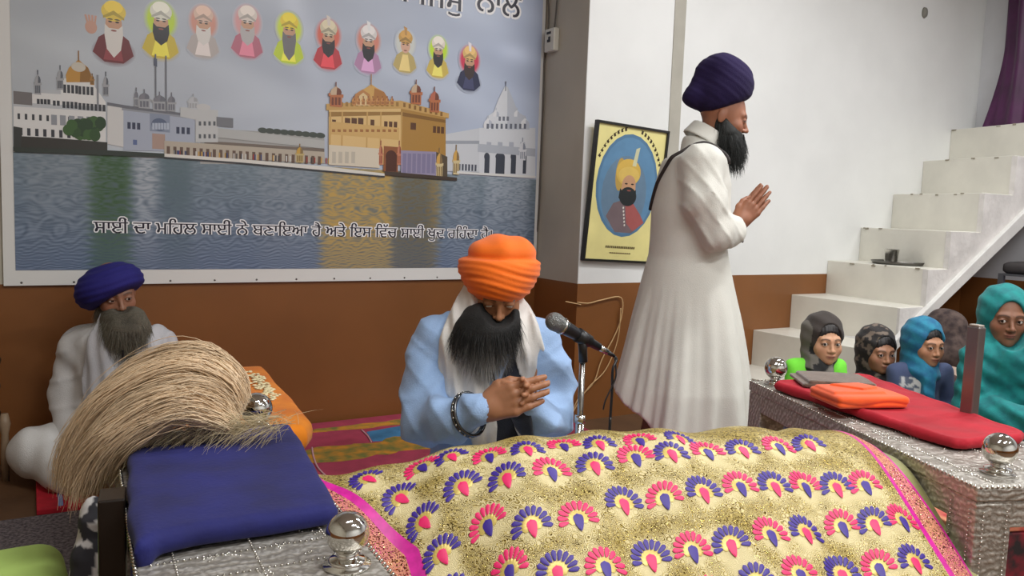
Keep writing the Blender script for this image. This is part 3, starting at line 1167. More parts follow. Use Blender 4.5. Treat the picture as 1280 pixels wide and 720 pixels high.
            y_all = [ys[0] - st * k for k in range(n_pad, 0, -1)] + ys + [ys[-1] + st * k for k in range(1, n_pad + 1)]
            vs, fs = [], []
            kx = szz / sc
            for yc in y_all:
                iv = []
                for y2, l_ in rows_.items():
                    dy_ = abs(y2 - yc)
                    if dy_ <= n_pad * st + 1e-4:
                        g_ = sqrt(max(0, off * off - dy_ * dy_)) * kx
                        iv += [(xa - g_, xb + g_) for xa, xb in l_]
                iv.sort()
                out_ = []
                for xa, xb in iv:
                    if out_ and xa <= out_[-1][1]:
                        out_[-1][1] = max(out_[-1][1], xb)
                    else:
                        out_.append([xa, xb])
                for xa, xb in out_:
                    k_ = len(vs)
                    X0, X1 = a[0] + (xa - w0) * sc, a[0] + (xb - w0) * sc
                    Z0, Z1 = a[1] + (yc - st / 2) * szz, a[1] + (yc + st / 2) * szz
                    yy_ = YB - zt_ - yy
                    vs += [(X0, yy_, Z0), (X1, yy_, Z0), (X1, yy_, Z1), (X0, yy_, Z1)]
                    fs.append((k_, k_ + 1, k_ + 2, k_ + 3))
            me = bpy.data.meshes.new('lettering')
            me.from_pydata(vs, [], fs)
            me.materials.append(mat('letter_white' if layer == 0 else 'letter_dark', col_, .4))
            me.update()
            me.name = 'lettering'
            q = bpy.data.objects.new('lettering', me)
            COL.objects.link(q)
            q.parent = bn
            bpy.data.objects.remove(o)
    words('ਸਾਈਂ ਦਾ ਮਿਹਲ ਸਾਈਂ ਨੇ ਬਣਾਇਆ ਹੈ ਅਤੇ ਇਸ ਿਵੱਚ ਸਾਈਂ ਖੁਦ ਰਿਹੰਦਾ ਹੈ।', 117, 291, 614, 14)
    words('। ਿਜਸੁ', 504, 2, 579, 24)
    words('ਨਾਲ', 594, 13, 650, 26)
    # eyelets along the hem
    for k in range(14):
        mb = MB()
        mb.lathe([(.003, 0), (.0045, .001), (.003, .002)], (0, 0, 0), 10)
        mb.v = [(x0 + .06 + k * .183 + v[0], YB - .004 - v[2], z0 + .012 + v[1]) for v in mb.v]
        mb.build('eyelet', mat('dull_steel', (110, 108, 104), .3, 1.0), bn, True)


banner()
# ---------------------------------------------------------------- embossed silver
def silver_mat():
    m = bpy.data.materials.new('embossed_silver')
    m.use_nodes = True
    nt = m.node_tree
    b = nt.nodes['Principled BSDF']
    b.inputs['Metallic'].default_value = .55
    b.inputs['Roughness'].default_value = .38
    tc = nt.nodes.new('ShaderNodeTexCoord')
    v1 = nt.nodes.new('ShaderNodeTexVoronoi')
    v1.inputs['Scale'].default_value = 105
    n1 = nt.nodes.new('ShaderNodeTexNoise')
    n1.inputs['Scale'].default_value = 70
    n1.inputs['Distortion'].default_value = 2.2
    wv = nt.nodes.new('ShaderNodeTexWave')
    wv.wave_type = 'RINGS'
    wv.inputs['Scale'].default_value = 22
    wv.inputs['Distortion'].default_value = 9
    wv.inputs['Detail'].default_value = 3
    for n in (v1, n1, wv):
        nt.links.new(tc.outputs['Object'], n.inputs['Vector'])
    a = nt.nodes.new('ShaderNodeMath'); a.operation = 'MULTIPLY_ADD'
    nt.links.new(v1.outputs['Distance'], a.inputs[0]); a.inputs[1].default_value = -1.2
    nt.links.new(n1.outputs['Fac'], a.inputs[2])
    a2 = nt.nodes.new('ShaderNodeMath'); a2.operation = 'MULTIPLY_ADD'
    nt.links.new(wv.outputs['Fac'], a2.inputs[0]); a2.inputs[1].default_value = .7
    nt.links.new(a.outputs[0], a2.inputs[2])
    bp_ = nt.nodes.new('ShaderNodeBump')
    bp_.inputs['Strength'].default_value = .42
    bp_.inputs['Distance'].default_value = .003
    nt.links.new(a2.outputs[0], bp_.inputs['Height'])
    nt.links.new(bp_.outputs[0], b.inputs['Normal'])
    r = nt.nodes.new('ShaderNodeValToRGB')
    r.color_ramp.elements[0].position = .1
    r.color_ramp.elements[1].position = .8
    r.color_ramp.elements[0].color = (*lin((158, 152, 142)), 1)
    r.color_ramp.elements[1].color = (*lin((206, 202, 194)), 1)
    nt.links.new(a2.outputs[0], r.inputs['Fac'])
    nt.links.new(r.outputs[0], b.inputs['Base Color'])
    return m


M_silver = silver_mat()
M_chrome = mat('chrome', (214, 212, 206), .07, 1.0)
M_beads = mat('silver_bead', (220, 218, 210), .18, 1.0)


def beads(mb, a, b, r=.0028, step=.0085):
    a, b = np.array(a, float), np.array(b, float)
    n = max(2, int(np.linalg.norm(b - a) / step))
    for i in range(n + 1):
        c = a + (b - a) * i / n
        vs = [c + r * np.array(d) for d in ((1, 0, 0), (0, 1, 0), (-1, 0, 0), (0, -1, 0), (0, 0, 1), (0, 0, -1))]
        mb.add(vs, [(0, 1, 4), (1, 2, 4), (2, 3, 4), (3, 0, 4), (1, 0, 5), (2, 1, 5), (3, 2, 5), (0, 3, 5)])


def ball_finial(x, y, z0, r, parent):
    mb = MB()
    mb.lathe([(.030, 0), (.034, .001), (.034, .004), (.026, .006), (.028, .009), (.024, .012), (.017, .014), (.014, .017), (.016, .021)], (x, y, z0), 32)
    s = mb.build('finial_base', M_chrome, parent, True)
    mb = MB().sphere((x, y, z0 + .017 + r), r, 40, 24)
    mb.build('finial_ball', M_chrome, s, True)


def bench(name, label, x0, y0, ang, w, L, top, balls, finial_r):
    """side bench: local x across (0..w), local y along (0..L)"""
    t = thing(name, label, 'bench', (x0, y0, 0), ang)
    mb = MB()
    mb.box(0, 0, top - .03, w, L, top)
    mb.build('top', M_silver, t, bev=.005)
    mb = MB()
    mb.box(.004, .004, top - .085, .02, L - .004, top - .03)
    mb.box(w - .02, .004, top - .085, w - .004, L - .004, top - .03)
    mb.box(.02, .004, top - .085, w - .02, .02, top - .03)
    mb.box(.02, L - .02, top - .085, w - .02, L - .004, top - .03)
    mb.build('apron', M_silver, t, bev=.003)
    lw = .085
    for (lx, ly) in ((0, 0), (w - lw, 0), (0, L - lw), (w - lw, L - lw)):
        MB().box(lx + .003, ly + .003, 0, lx + lw, ly + lw, top - .032).build('leg', M_silver, t, bev=.005)
    mb = MB()
    e = .008
    for (a, b) in (((0, e), (0, L - e)), ((w, e), (w, L - e)), ((e, 0), (w - e, 0)), ((e, L), (w - e, L))):
        beads(mb, (*a, top + .001), (*b, top + .001), .0042, .012)
    for y in (.10, L * .34, L * .40, L * .62, L * .68, L - .10):
        beads(mb, (.02, y, top + .001), (w - .02, y, top + .001))
    for x in (.05, w * .5, w - .05):
        beads(mb, (x, .02, top + .001), (x, L - .02, top + .001))
    for x in (.018, .07):
        beads(mb, (x, -.0, .05), (x, -.0, top - .05))
        beads(mb, (-.0, x, .05), (-.0, x, top - .05))
    # little embossed petals on the top
    for i in range(120):
        x, y = .03 + (w - .06) * RNG.rand(), .03 + (L - .06) * RNG.rand()
        a = RNG.rand() * 6.3
        beads(mb, (x, y, top), (x + .012 * cos(a), y + .012 * sin(a), top), .0026, .005)
    mb.build('beading', M_beads, t, True)
    for (bx_, by_, br_) in balls:
        ball_finial(bx_, by_, top, br_, t)
    t['group'] = 'silver benches'
    return t


TOPZ = .575
AR = radians(-22.5)
# right bench: near left corner about (1.66,.84)
bR = bench('silver_bench', 'silver embossed bench with chrome ball corners under the red velvet cover at right', 1.60, .815, AR, .38, 1.0, TOPZ, [(.116, .086, .034), (.059, .944, .035)], .034)
# left bench
bL = bench('silver_bench', 'silver embossed bench under the dark blue velvet cushion at left', .105, .70, radians(-3.5), .315, 1.17, TOPZ, [(.266, .362, .0305), (.280, 1.10, .035)], .034)


def bl(t, x, y, z=0):
    a = t.rotation_euler[2]
    return np.array([t.location[0] + x * cos(a) - y * sin(a), t.location[1] + x * sin(a) + y * cos(a), z])


# ---------------------------------------------------------------- cloth helpers
def velvet(name, rgb, rgb2=None, sheen=.12):
    return mat(name, rgb, .85, 0, vscale=9, var=.18, sheen=sheen, bump=.2, bscale=120, rgb2=rgb2)


def pad(name, fn, lo, hi, h, m, loc, rz=0, parent=None, col=None):
    o, V, F = sculpt(name, fn, lo, hi, h, m, parent, col)
    o.location = loc
    o.rotation_euler = (0, 0, rz)
    return o, V, F


# red velvet cover on the right bench
RP = [(.004, .85), (.115, .27), (.13, .235), (.16, .226), (.33, .262), (.36, .29), (.388, .95), (.36, .98), (.11, .885), (.03, .875)]
def red(p):
    # quilt: rounded pad with a piped hem
    e = poly2(p[..., 0], p[..., 1], RP)
    d = smax(e, np.abs(p[..., 2] - .012) - .011, .014)
    return d - .0012 * wob(p, 22) - .0035 * np.exp(-((e + .012) / .006) ** 2) - .0012 * np.sin(p[..., 1] * 50 + p[..., 0] * 30)
o, V, F = pad('velvet_cover', red, (-.02, .12, -.02), (.42, .98, .05), .0055, velvet('red_velvet', (182, 12, 38), (156, 8, 30), .04), (bR.location[0], bR.location[1], TOPZ + .005), AR)
tag(o, 'bright red velvet cover with a piped hem spread on the right silver bench', 'cover')

# folded cloths on the red cover
def brownfold(p):
    d = rbox(p, (0, 0, .006), (.105, .085, .006), .005)
    d = smin(d, rbox(p, (.006, -.004, .017), (.095, .078, .005), .005), .003)
    return d - .003 * wob(p, 28) * .5
c = (on_z(1000, 478, .605) + on_z(1060, 470, .605)) / 2
c = on_z(1040, 480, .605)
o, V, F = pad('folded_cloth', brownfold, (-.14, -.12, -.01), (.14, .12, .04), .004, mat('brown_wool', (104, 84, 70), .95, var=.25, vscale=40, bump=.5, bscale=200, sheen=.5), (c[0] + .0, c[1] - .0, TOPZ + .031), AR - .25)
tag(o, 'flat folded brown cloth on the red velvet cover, behind the orange one', 'folded cloth', 'folded cloths on the red cover')
def orangefold(p):
    d = rbox(p, (0, 0, .016), (.105, .075, .016), .012)
    d = smin(d, rbox(p, (-.02, .01, .034), (.075, .05, .004), .004), .004)
    fl = poly2(p[..., 0], p[..., 1], [(-.06, .04), (.03, .05), (.05, -.005), (-.0, -.02)])
    d = np.minimum(d, smax(fl, np.abs(p[..., 2] - .041) - .003, .003))
    g = np.abs(p[..., 2] - .012 - .004 * np.sin(p[..., 0] * 40))
    return d + .004 * np.exp(-(g / .004) ** 2) - .0015 * wob(p, 30)
c = on_z(1073, 494, .625)
o, V, F = pad('folded_cloth', orangefold, (-.13, -.10, -.01), (.13, .10, .055), .0035, mat('orange_cotton', (236, 84, 10), .8, var=.12, vscale=14, sheen=.3), (c[0], c[1], TOPZ + .030), AR + .02)
tag(o, 'thick folded bright orange cloth lying on the red velvet cover', 'folded cloth', 'folded cloths on the red cover')

# dark blue velvet cushion on the left bench, hanging over its outer edge
blue_poly = [on_z(*q, .6)[:2] for q in [(160, 556), (166, 550), (365, 535), (376, 548), (428, 640), (415, 646), (245, 672), (168, 690), (160, 640)]]
BP = np.array([b - np.array([bL.location[0], bL.location[1]]) for b in blue_poly])
def bluepad(p):
    d2 = poly2(p[..., 0], p[..., 1], BP) 
    top = .034 - .010 * wob(p * np.array([1, 1, 0]), 7, 1.0) * .5
    d = smax(d2 + .004, np.abs(p[..., 2] - top * .5) - top * .5, .022)
    # hanging flap along the outer (left) edge
    yk = np.array([BP[7][1], BP[8][1], BP[0][1]]); xk = np.array([BP[7][0], BP[8][0], BP[0][0]])
    e = np.abs(p[..., 0] - np.interp(p[..., 1], yk, xk) - .012 - .003 * np.sin(p[..., 1] * 40)) - .007
    fl = smax(smax(e, np.abs(p[..., 1] - (yk[0] + yk[2]) / 2) - (yk[2] - yk[0]) / 2 + .006, .01), np.abs(p[..., 2] + .035) - .060, .01)
    return smin(d, fl, .02) - .0012 * wob(p, 40)
o, V, F = pad('velvet_cushion', bluepad, (-.05, .40, -.12), (.42, 1.04, .09), .006, velvet('royal_blue_velvet', (23, 27, 102), (16, 18, 78), .05), (bL.location[0], bL.location[1], TOPZ + .004), 0)
tag(o, 'dark blue velvet cushion draped on the left silver bench under the white hair whisk', 'cushion')

# dark post at the outer side of the left bench
mb = MB()
a = on_z(137, 600, .6)
po = thing('wooden_post', 'dark square wooden post at the outer side of the left silver bench', 'post', (.132, 1.42, 0), radians(-8))
MB().box(-.022, -.032, 0, .018, .032, .60).build('shaft', mat('dark_polished_wood', (40, 32, 26), .35, var=.3, vscale=20, stretch=(1, 1, .1)), po, bev=.003)
MB().box(-.028, -.038, 0, .024, .038, .03).build('foot', mat('dark_polished_wood', (40, 32, 26), .35), po, bev=.003)
# pale metal post at the outer side of the right bench
b = on_z(1212, 520, .6)
pm = thing('metal_post', 'grey square steel post rising beside the red velvet cover before the seated woman', 'post', (2.11, 1.115, 0), radians(-10))
MB().box(-.013, -.018, 0, .013, .018, .83).build('tube', mat('brushed_steel', (128, 120, 118), .38, .7, var=.1), pm, bev=.003)
MB().box(-.010, -.015, .83, .010, .015, .836).build('end_cap', mat('worn_steel_end', (178, 170, 160), .5, .5), pm, bev=.002)
MB().box(-.05, -.05, 0, .05, .05, .012).build('foot', mat('brushed_steel', (128, 120, 118), .38, .7), pm, bev=.002)

# ---------------------------------------------------------------- the patterned cloth on the mound
CA = radians(15)
CO = np.array([1.0, 1.25])
EA = np.array([cos(CA), -sin(CA)])
EB = np.array([sin(CA), cos(CA)])
def sp(x, w):
    return w * np.logaddexp(0, np.clip(x / w, -40, 40))
def sst(e0, e1, x):
    t = np.clip((x - e0) / (e1 - e0), 0, 1)
    return t * t * (3 - 2 * t)
def cz_(a, b):
    """height of the cloth in its own frame"""
    z = .662 + 0 * a
    z = z - .070 * sst(-.12, -.50, a) - .012 * sst(.1, .45, a) - .40 * sp(a - .60, .035)
    b0 = -.045 + .05 * sst(-.1, -.5, a)
    z = z - .95 * sp(b0 - b, .045)
    z = z - 1.2 * sp(b - b0 - .16, .05)
    z = z - .12 * sp(b - b0, .05)
    z = z - .55 * sp(-.44 - a, .02) * 0
    z = z + .006 * np.sin(a * 17 + b * 9) * np.exp(-((b + .2) / .3) ** 2) + .004 * np.sin(a * 41 - b * 13 + 2)
    z = z + .010 * np.exp(-((a - .36 - .25 * b) / .05) ** 2) - .012 * np.exp(-((a - .44 - .25 * b) / .03) ** 2)
    return np.maximum(z, .10 + .02 * np.sin(a * 20) )
def cloth_xyz(a, b):
    z = cz_(a, b)
    return np.stack([CO[0] + a * EA[0] + b * EB[0], CO[1] + a * EA[1] + b * EB[1], z], -1)
def hit_cloth(px, py):
    d = ray(px, py)
    t = np.linspace(.7, 2.3, 900)
    P = CAMP + t[:, None] * d
    q = P[:, :2] - CO
    a, b = q @ EA, q @ EB
    under = P[:, 2] < cz_(a, b)
    k = np.argmax(under)
    if not under[k]:
        return None
    return a[k], b[k]


def brocade_mat():
    m = bpy.data.materials.new('gold_brocade')
    m.use_nodes = True
    nt = m.node_tree
    N, Lk = nt.nodes.new, nt.links.new
    b = nt.nodes['Principled BSDF']
    uv = N('ShaderNodeUVMap')
    n1 = N('ShaderNodeTexNoise'); n1.inputs['Scale'].default_value = 13; n1.inputs['Detail'].default_value = 2
    Lk(uv.outputs[0], n1.inputs['Vector'])
    at = N('ShaderNodeAttribute'); at.attribute_name = 'Col'      # R: share of gold thread, G: border
    sep = N('ShaderNodeSeparateColor'); Lk(at.outputs['Color'], sep.inputs[0])
    # swirls of thread: distorted rings
    w = N('ShaderNodeTexVoronoi'); w.inputs['Scale'].default_value = 74
    Lk(uv.outputs[0], w.inputs['Vector'])
    s = N('ShaderNodeMath'); s.operation = 'SINE'
    mu = N('ShaderNodeMath'); mu.operation = 'MULTIPLY'; mu.inputs[1].default_value = 34
    Lk(w.outputs['Distance'], mu.inputs[0]); Lk(mu.outputs[0], s.inputs[0])
    v = N('ShaderNodeTexVoronoi'); v.inputs['Scale'].default_value = 420
    Lk(uv.outputs[0], v.inputs['Vector'])
    # thread mask = R + swirl*.35 + noise
    a = N('ShaderNodeMath'); a.operation = 'MULTIPLY_ADD'; a.inputs[1].default_value = .15
    Lk(s.outputs[0], a.inputs[0]); Lk(sep.outputs[0], a.inputs[2])
    a2 = N('ShaderNodeMath'); a2.operation = 'MULTIPLY_ADD'; a2.inputs[1].default_value = .9
    sb = N('ShaderNodeMath'); sb.operation = 'SUBTRACT'; sb.inputs[1].default_value = .5
    Lk(n1.outputs['Fac'], sb.inputs[0]); Lk(sb.outputs[0], a2.inputs[0]); Lk(a.outputs[0], a2.inputs[2])
    rm = N('ShaderNodeValToRGB'); rm.color_ramp.elements[0].position = .32; rm.color_ramp.elements[1].position = .55
    Lk(a2.outputs[0], rm.inputs['Fac'])
    # gold colour varies per sequin
    rg = N('ShaderNodeValToRGB')
    rg.color_ramp.elements[0].color = (*lin((128, 108, 48)), 1)
    rg.color_ramp.elements[1].color = (*lin((206, 182, 100)), 1)
    e = rg.color_ramp.elements.new(.93); e.color = (*lin((176, 154, 76)), 1)
    sc = N('ShaderNodeSeparateColor'); Lk(v.outputs['Color'], sc.inputs[0]); Lk(sc.outputs[0], rg.inputs['Fac'])
    mx = N('ShaderNodeMix'); mx.data_type = 'RGBA'
    Lk(rm.outputs[0], mx.inputs[0])
    mx.inputs[6].default_value = (*lin((216, 201, 150)), 1)
    Lk(rg.outputs[0], mx.inputs[7])
    # pink net border under gold thread
    rb = N('ShaderNodeValToRGB'); rb.color_ramp.interpolation = 'LINEAR'
    rb.color_ramp.elements[0].position = .0; rb.color_ramp.elements[1].position = 1
    rb.color_ramp.elements[0].color = (*lin((206, 70, 128)), 1)
    rb.color_ramp.elements[1].color = (*lin((222, 160, 104)), 1)
    e = rb.color_ramp.elements.new(.42); e.color = (*lin((208, 138, 110)), 1)
    a3 = N('ShaderNodeMath'); a3.operation = 'MULTIPLY_ADD'; a3.inputs[1].default_value = .35; a3.inputs[2].default_value = .45
    Lk(s.outputs[0], a3.inputs[0])
    a4 = N('ShaderNodeMath'); a4.operation = 'MULTIPLY_ADD'; a4.inputs[1].default_value = 1.1
    Lk(sb.outputs[0], a4.inputs[0]); Lk(a3.outputs[0], a4.inputs[2]); Lk(a4.outputs[0], rb.inputs['Fac'])
    m2 = N('ShaderNodeMix'); m2.data_type = 'RGBA'
    Lk(sep.outputs[1], m2.inputs[0]); Lk(mx.outputs[2], m2.inputs[6]); Lk(rb.outputs[0], m2.inputs[7])
    Lk(m2.outputs[2], b.inputs['Base Color'])
    # glitter: some sequins are mirrors with their own tilt
    gt = N('ShaderNodeMath'); gt.operation = 'GREATER_THAN'; gt.inputs[1].default_value = .72
    Lk(sc.outputs[1], gt.inputs[0])
    mm = N('ShaderNodeMath'); mm.operation = 'MULTIPLY'
    mxr = N('ShaderNodeMath'); mxr.operation = 'MAXIMUM'
    Lk(rm.outputs[0], mxr.inputs[0]); Lk(sep.outputs[1], mxr.inputs[1])
    Lk(gt.outputs[0], mm.inputs[0]); Lk(mxr.outputs[0], mm.inputs[1])
    Lk(mm.outputs[0], b.inputs['Metallic'])
    ro = N('ShaderNodeMapRange'); ro.inputs[3].default_value = .62; ro.inputs[4].default_value = .2
    Lk(mm.outputs[0], ro.inputs[0]); Lk(ro.outputs[0], b.inputs['Roughness'])
    geo = N('ShaderNodeNewGeometry')
    vs = N('ShaderNodeVectorMath'); vs.operation = 'SUBTRACT'; vs.inputs[1].default_value = (.5, .5, .5)
    Lk(v.outputs['Color'], vs.inputs[0])
    vm = N('ShaderNodeVectorMath'); vm.operation = 'SCALE'
    Lk(vs.outputs[0], vm.inputs[0])
    m3 = N('ShaderNodeMath'); m3.operation = 'MULTIPLY'; m3.inputs[1].default_value = 1.1
    Lk(mm.outputs[0], m3.inputs[0]); Lk(m3.outputs[0], vm.inputs['Scale'])
    va = N('ShaderNodeVectorMath'); va.operation = 'ADD'
    bp_ = N('ShaderNodeBump'); bp_.inputs['Strength'].default_value = .5; bp_.inputs['Distance'].default_value = .003
    Lk(a2.outputs[0], bp_.inputs['Height'])
    Lk(bp_.outputs[0], va.inputs[0]); Lk(vm.outputs[0], va.inputs[1])
    vn = N('ShaderNodeVectorMath'); vn.operation = 'NORMALIZE'
    Lk(va.outputs[0], vn.inputs[0]); Lk(vn.outputs[0], b.inputs['Normal'])
    return m


def make_cloth():
    nu, nv = 300, 220
    s = np.linspace(0, 1, nu)
    bb = np.linspace(-.62, .62, nv)
    S, B = np.meshgrid(s, bb, indexing='ij')
    aL = np.interp(B, [-.6, -.16, -.12, .06, .25], [-.36, -.384, -.392, -.546, -.60])
    aR = .588 + .03 * np.clip(-B / .3, -.5, 2) 
    LW, RW = .085, .075                     # border widths
    Sb = np.interp(s, [0, .09, .93, 1], [0, 0, 1, 1])[:, None] + 0 * B
    A_ = aL + (aR - aL) * Sb
    A_ = A_ - LW * np.clip((.09 - S) / .09, 0, 1) + RW * np.clip((S - .93) / .07, 0, 1)
    P = cloth_xyz(A_, B)
    # the left border lies flat, the right one tumbles over the edge
    arc = np.zeros((nu, nv))
    dB = np.linalg.norm(np.diff(P, axis=1), axis=2)
    arc[:, 1:] = np.cumsum(dB, axis=1)
    arcu = np.zeros((nu, nv))
    arcu[1:] = np.cumsum(np.linalg.norm(np.diff(P, axis=0), axis=2), axis=0)
    uv = np.stack([arcu, arc], -1).reshape(-1, 2)
    # fans
    fans = []
    def F_(lst, first, rot_=0.0, sz=1.0):
        c = first
        for (x, y) in lst:
            fans.append((x, y, c, rot_, sz))
            c = 1 - c
    # 0 = blue petals, 1 = pink petals
    for x, y, r in ((460, 599, .75), (501, 624, .7), (530, 654, .55), (553, 694, .35)):
        fans.append((x, y, 0, r, .95))
    F_([(528, 585), (579, 610)], 1, .25)
    F_([(634, 599), (690, 591), (744, 584), (795, 574), (840, 568), (885, 567), (929, 564), (974, 560), (1012, 556)], 0)
    F_([(610, 659)], 1, .15); fans.append((665, 659, 0, .05, 1)); 
    F_([(723, 650), (780, 632), (831, 625), (880, 617), (926, 610), (969, 610), (1007, 611), (1046, 611), (1082, 608)], 1)
    F_([(637, 716), (697, 716), (757, 711), (814, 702), (866, 691), (914, 683), (964, 671), (1008, 667), (1053, 660), (1093, 657), (1129, 653)], 1)
    F_([(946, 730), (1001, 720), (1053, 720), (1099, 712), (1144, 705), (1184, 690)], 0)
    F_([(565, 748), (622, 770), (690, 775), (760, 770), (825, 760), (890, 748)], 0)
    F_([(1010, 775), (1062, 772), (1110, 766), (1158, 760), (1200, 748)], 1)
    # beyond the crest
    F_([(612, 572), (660, 563), (705, 559), (750, 556), (800, 552), (850, 549)], 1, 0, .9)
    F_([(565, 571)], 0, .2, .9)
    lat = []
    for (x, y, c, r, sz) in fans:
        h = hit_cloth(x, y)
        if h is None or h[0] > .575 or h[0] < float(np.interp(h[1], [-.12, .06], [-.392, -.546])) + .03:
            continue
        lat.append((h[0], h[1], c, r, sz))
    # rows that fall away behind the crest, seen only from elsewhere
    for j, b_ in enumerate((.20, .32)):
        for i in range(11):
            lat.append((-.40 + .085 * i + .04 * (j % 2), b_, i % 2, 0, 1))
    # share of gold thread: cream around every fan
    g = np.full((nu, nv), .63)
    for (a, b, c, r, sz) in lat:
        c3 = cloth_xyz(np.array(a), np.array(b))
        d2 = ((P - c3) ** 2).sum(-1)
        g -= .62 * np.exp(-d2 / (.034 * sz) ** 2)
    bord = ((S < .08) | (S > .94)).astype(float)
    cols = np.stack([np.clip(g, .1, 1), bord, 0 * g], -1).reshape(-1, 3)
    V, F = grid_mesh(P)
    mi = np.zeros(len(F), int)
    # narrow magenta ribbons at the border seams
    fu = np.repeat(np.arange(nu - 1), nv - 1) / (nu - 1)
    mi[((fu > .070) & (fu < .092)) | ((fu > .932) & (fu < .944)) | (fu > .992)] = 1
    # petals as raised satin stitch, part of the same cloth
    VV, FF, MI = [V], [F], [mi]
    ev, ef, em = [], [], []
    def tangent(a, b):
        e = 2e-3
        c0 = cloth_xyz(np.array(a), np.array(b))
        ta = cloth_xyz(np.array(a + e), np.array(b)) - cloth_xyz(np.array(a - e), np.array(b))
        tb = cloth_xyz(np.array(a), np.array(b + e)) - cloth_xyz(np.array(a), np.array(b - e))
        return c0, ta / (2 * e), tb / (2 * e)
    def leaf(a, b, ang, r0, r1, w, m, lift=.0016, n=7, base=.35):
        """one rounded leaf from radius r0 to r1 at angle ang, drawn in the cloth's own surface"""
        c0, ta, tb = tangent(a, b)
        la, lb = np.linalg.norm(ta), np.linalg.norm(tb)
        nrm = np.cross(ta, tb); nrm /= np.linalg.norm(nrm)
        k0 = len(ev)
        pts = []
        for i in range(n):
            t = i / (n - 1)
            ww = w * (base + (1 - base) * sin(pi * min(1, t * .62 + .0)) ** .8) * (1 if t < .75 else sqrt(max(0, 1 - ((t - .75) / .25) ** 2)) if t < 1 else .0) 
            for s_ in (-1, 0, 1):
                rr = r0 + (r1 - r0) * t
                x = rr * sin(ang) + s_ * ww * cos(ang)
                y = rr * cos(ang) - s_ * ww * sin(ang)
                A0, B0 = a + x / la, b + y / lb
                q = cloth_xyz(np.array(A0), np.array(B0)) + nrm * (lift + (.0012 if s_ == 0 else 0))
                ev.append(q)
        for i in range(n - 1):
            for j in (0, 1):
                p = k0 + i * 3 + j
                ef.append((p, p + 1, p + 4, p + 3)); em.append(m)
    for (a, b, c, r, sz) in lat:
        s_ = .0325 * sz
        # gold half moon behind
        for k in range(9):
            leaf(a, b, -r + radians(-96 + 24 * k), 0, s_ * .62, s_ * .22, 4, .0009, 5, .8)
        n = 11
        for k in range(n):
            an = radians(-98 + 196 * k / (n - 1)) - r
            leaf(a, b, an, s_ * .60, s_ * 1.22, s_ * .145, 2 if c == 0 else 3)
        leaf(a, b, -r, -s_ * .70, s_ * .36, s_ * .30, 3 if c == 0 else 2, .0024, 11, .06)
    ev = np.array(ev)
    ef = np.array(ef) + len(V)
    VA = np.concatenate([V, ev])
    FA = np.concatenate([F, ef])
    MA = np.concatenate([mi, np.array(em)])
    CA_ = np.concatenate([cols, np.tile([[.8, 0, 0]], (len(ev), 1))])
    UA = np.concatenate([uv, np.zeros((len(ev), 2))])
    ms = [brocade_mat(), mat('magenta_ribbon', (206, 26, 148), .45, var=.15, vscale=60),
          mat('violet_blue_stitch', (58, 34, 138), .5), mat('pink_stitch', (228, 36, 104), .5), mat('gold_stitch', (206, 182, 98), .4, .2)]
    o = link_mesh('brocade_cloth', VA, FA, ms, None, True, mi=MA, cols=CA_, uv=UA)
    tag(o, 'gold brocade cloth with rows of pink and blue fan motifs draped over the central mound', 'cloth')


make_cloth()

# cot under the cloth, mostly hidden: low wooden bed whose mattress carries the mound
ct = thing('low_cot', 'low silver cot hidden under the gold brocade cloth between the two benches', 'cot', (CO[0], CO[1], 0), -CA)
MB().box(-.40, -.40, .18, .42, .22, .26).build('frame', M_silver, ct, bev=.01)
for sx in (-.38, .34):
    for sy in (-.38, .14):
        MB().box(sx, sy, 0, sx + .06, sy + .06, .18).build('leg', M_silver, ct, bev=.004)
# satin under-sheet falling to the floor on the right
def satin():
    nu, nv = 70, 60
    P = np.zeros((nu, nv, 3))
    for i in range(nu):
        a = .59 + .15 * i / (nu - 1)
        for j in range(nv):
            b = -.55 + .75 * j / (nv - 1)
            z = float(cz_(np.array(.655), np.array(b))) - .012 - .3 * max(0, a - .655) - 3.5 * max(0, a - .715)
            z = max(.05, float(z)) + .010 * sin(b * 26 + a * 9) * sin(a * 8)
            P[i, j] = (CO[0] + a * EA[0] + b * EB[0], CO[1] + a * EA[1] + b * EB[1], z)
    V, F = grid_mesh(P)
    o = link_mesh('satin_sheet', V, F, mat('olive_gold_satin', (158, 156, 98), .32, var=.2, vscale=6, sheen=.4), None, True)
    s = o.modifiers.new('s', 'SOLIDIFY'); s.thickness = .003
    tag(o, 'olive green satin sheet showing below the right border of the brocade cloth', 'sheet')
satin()

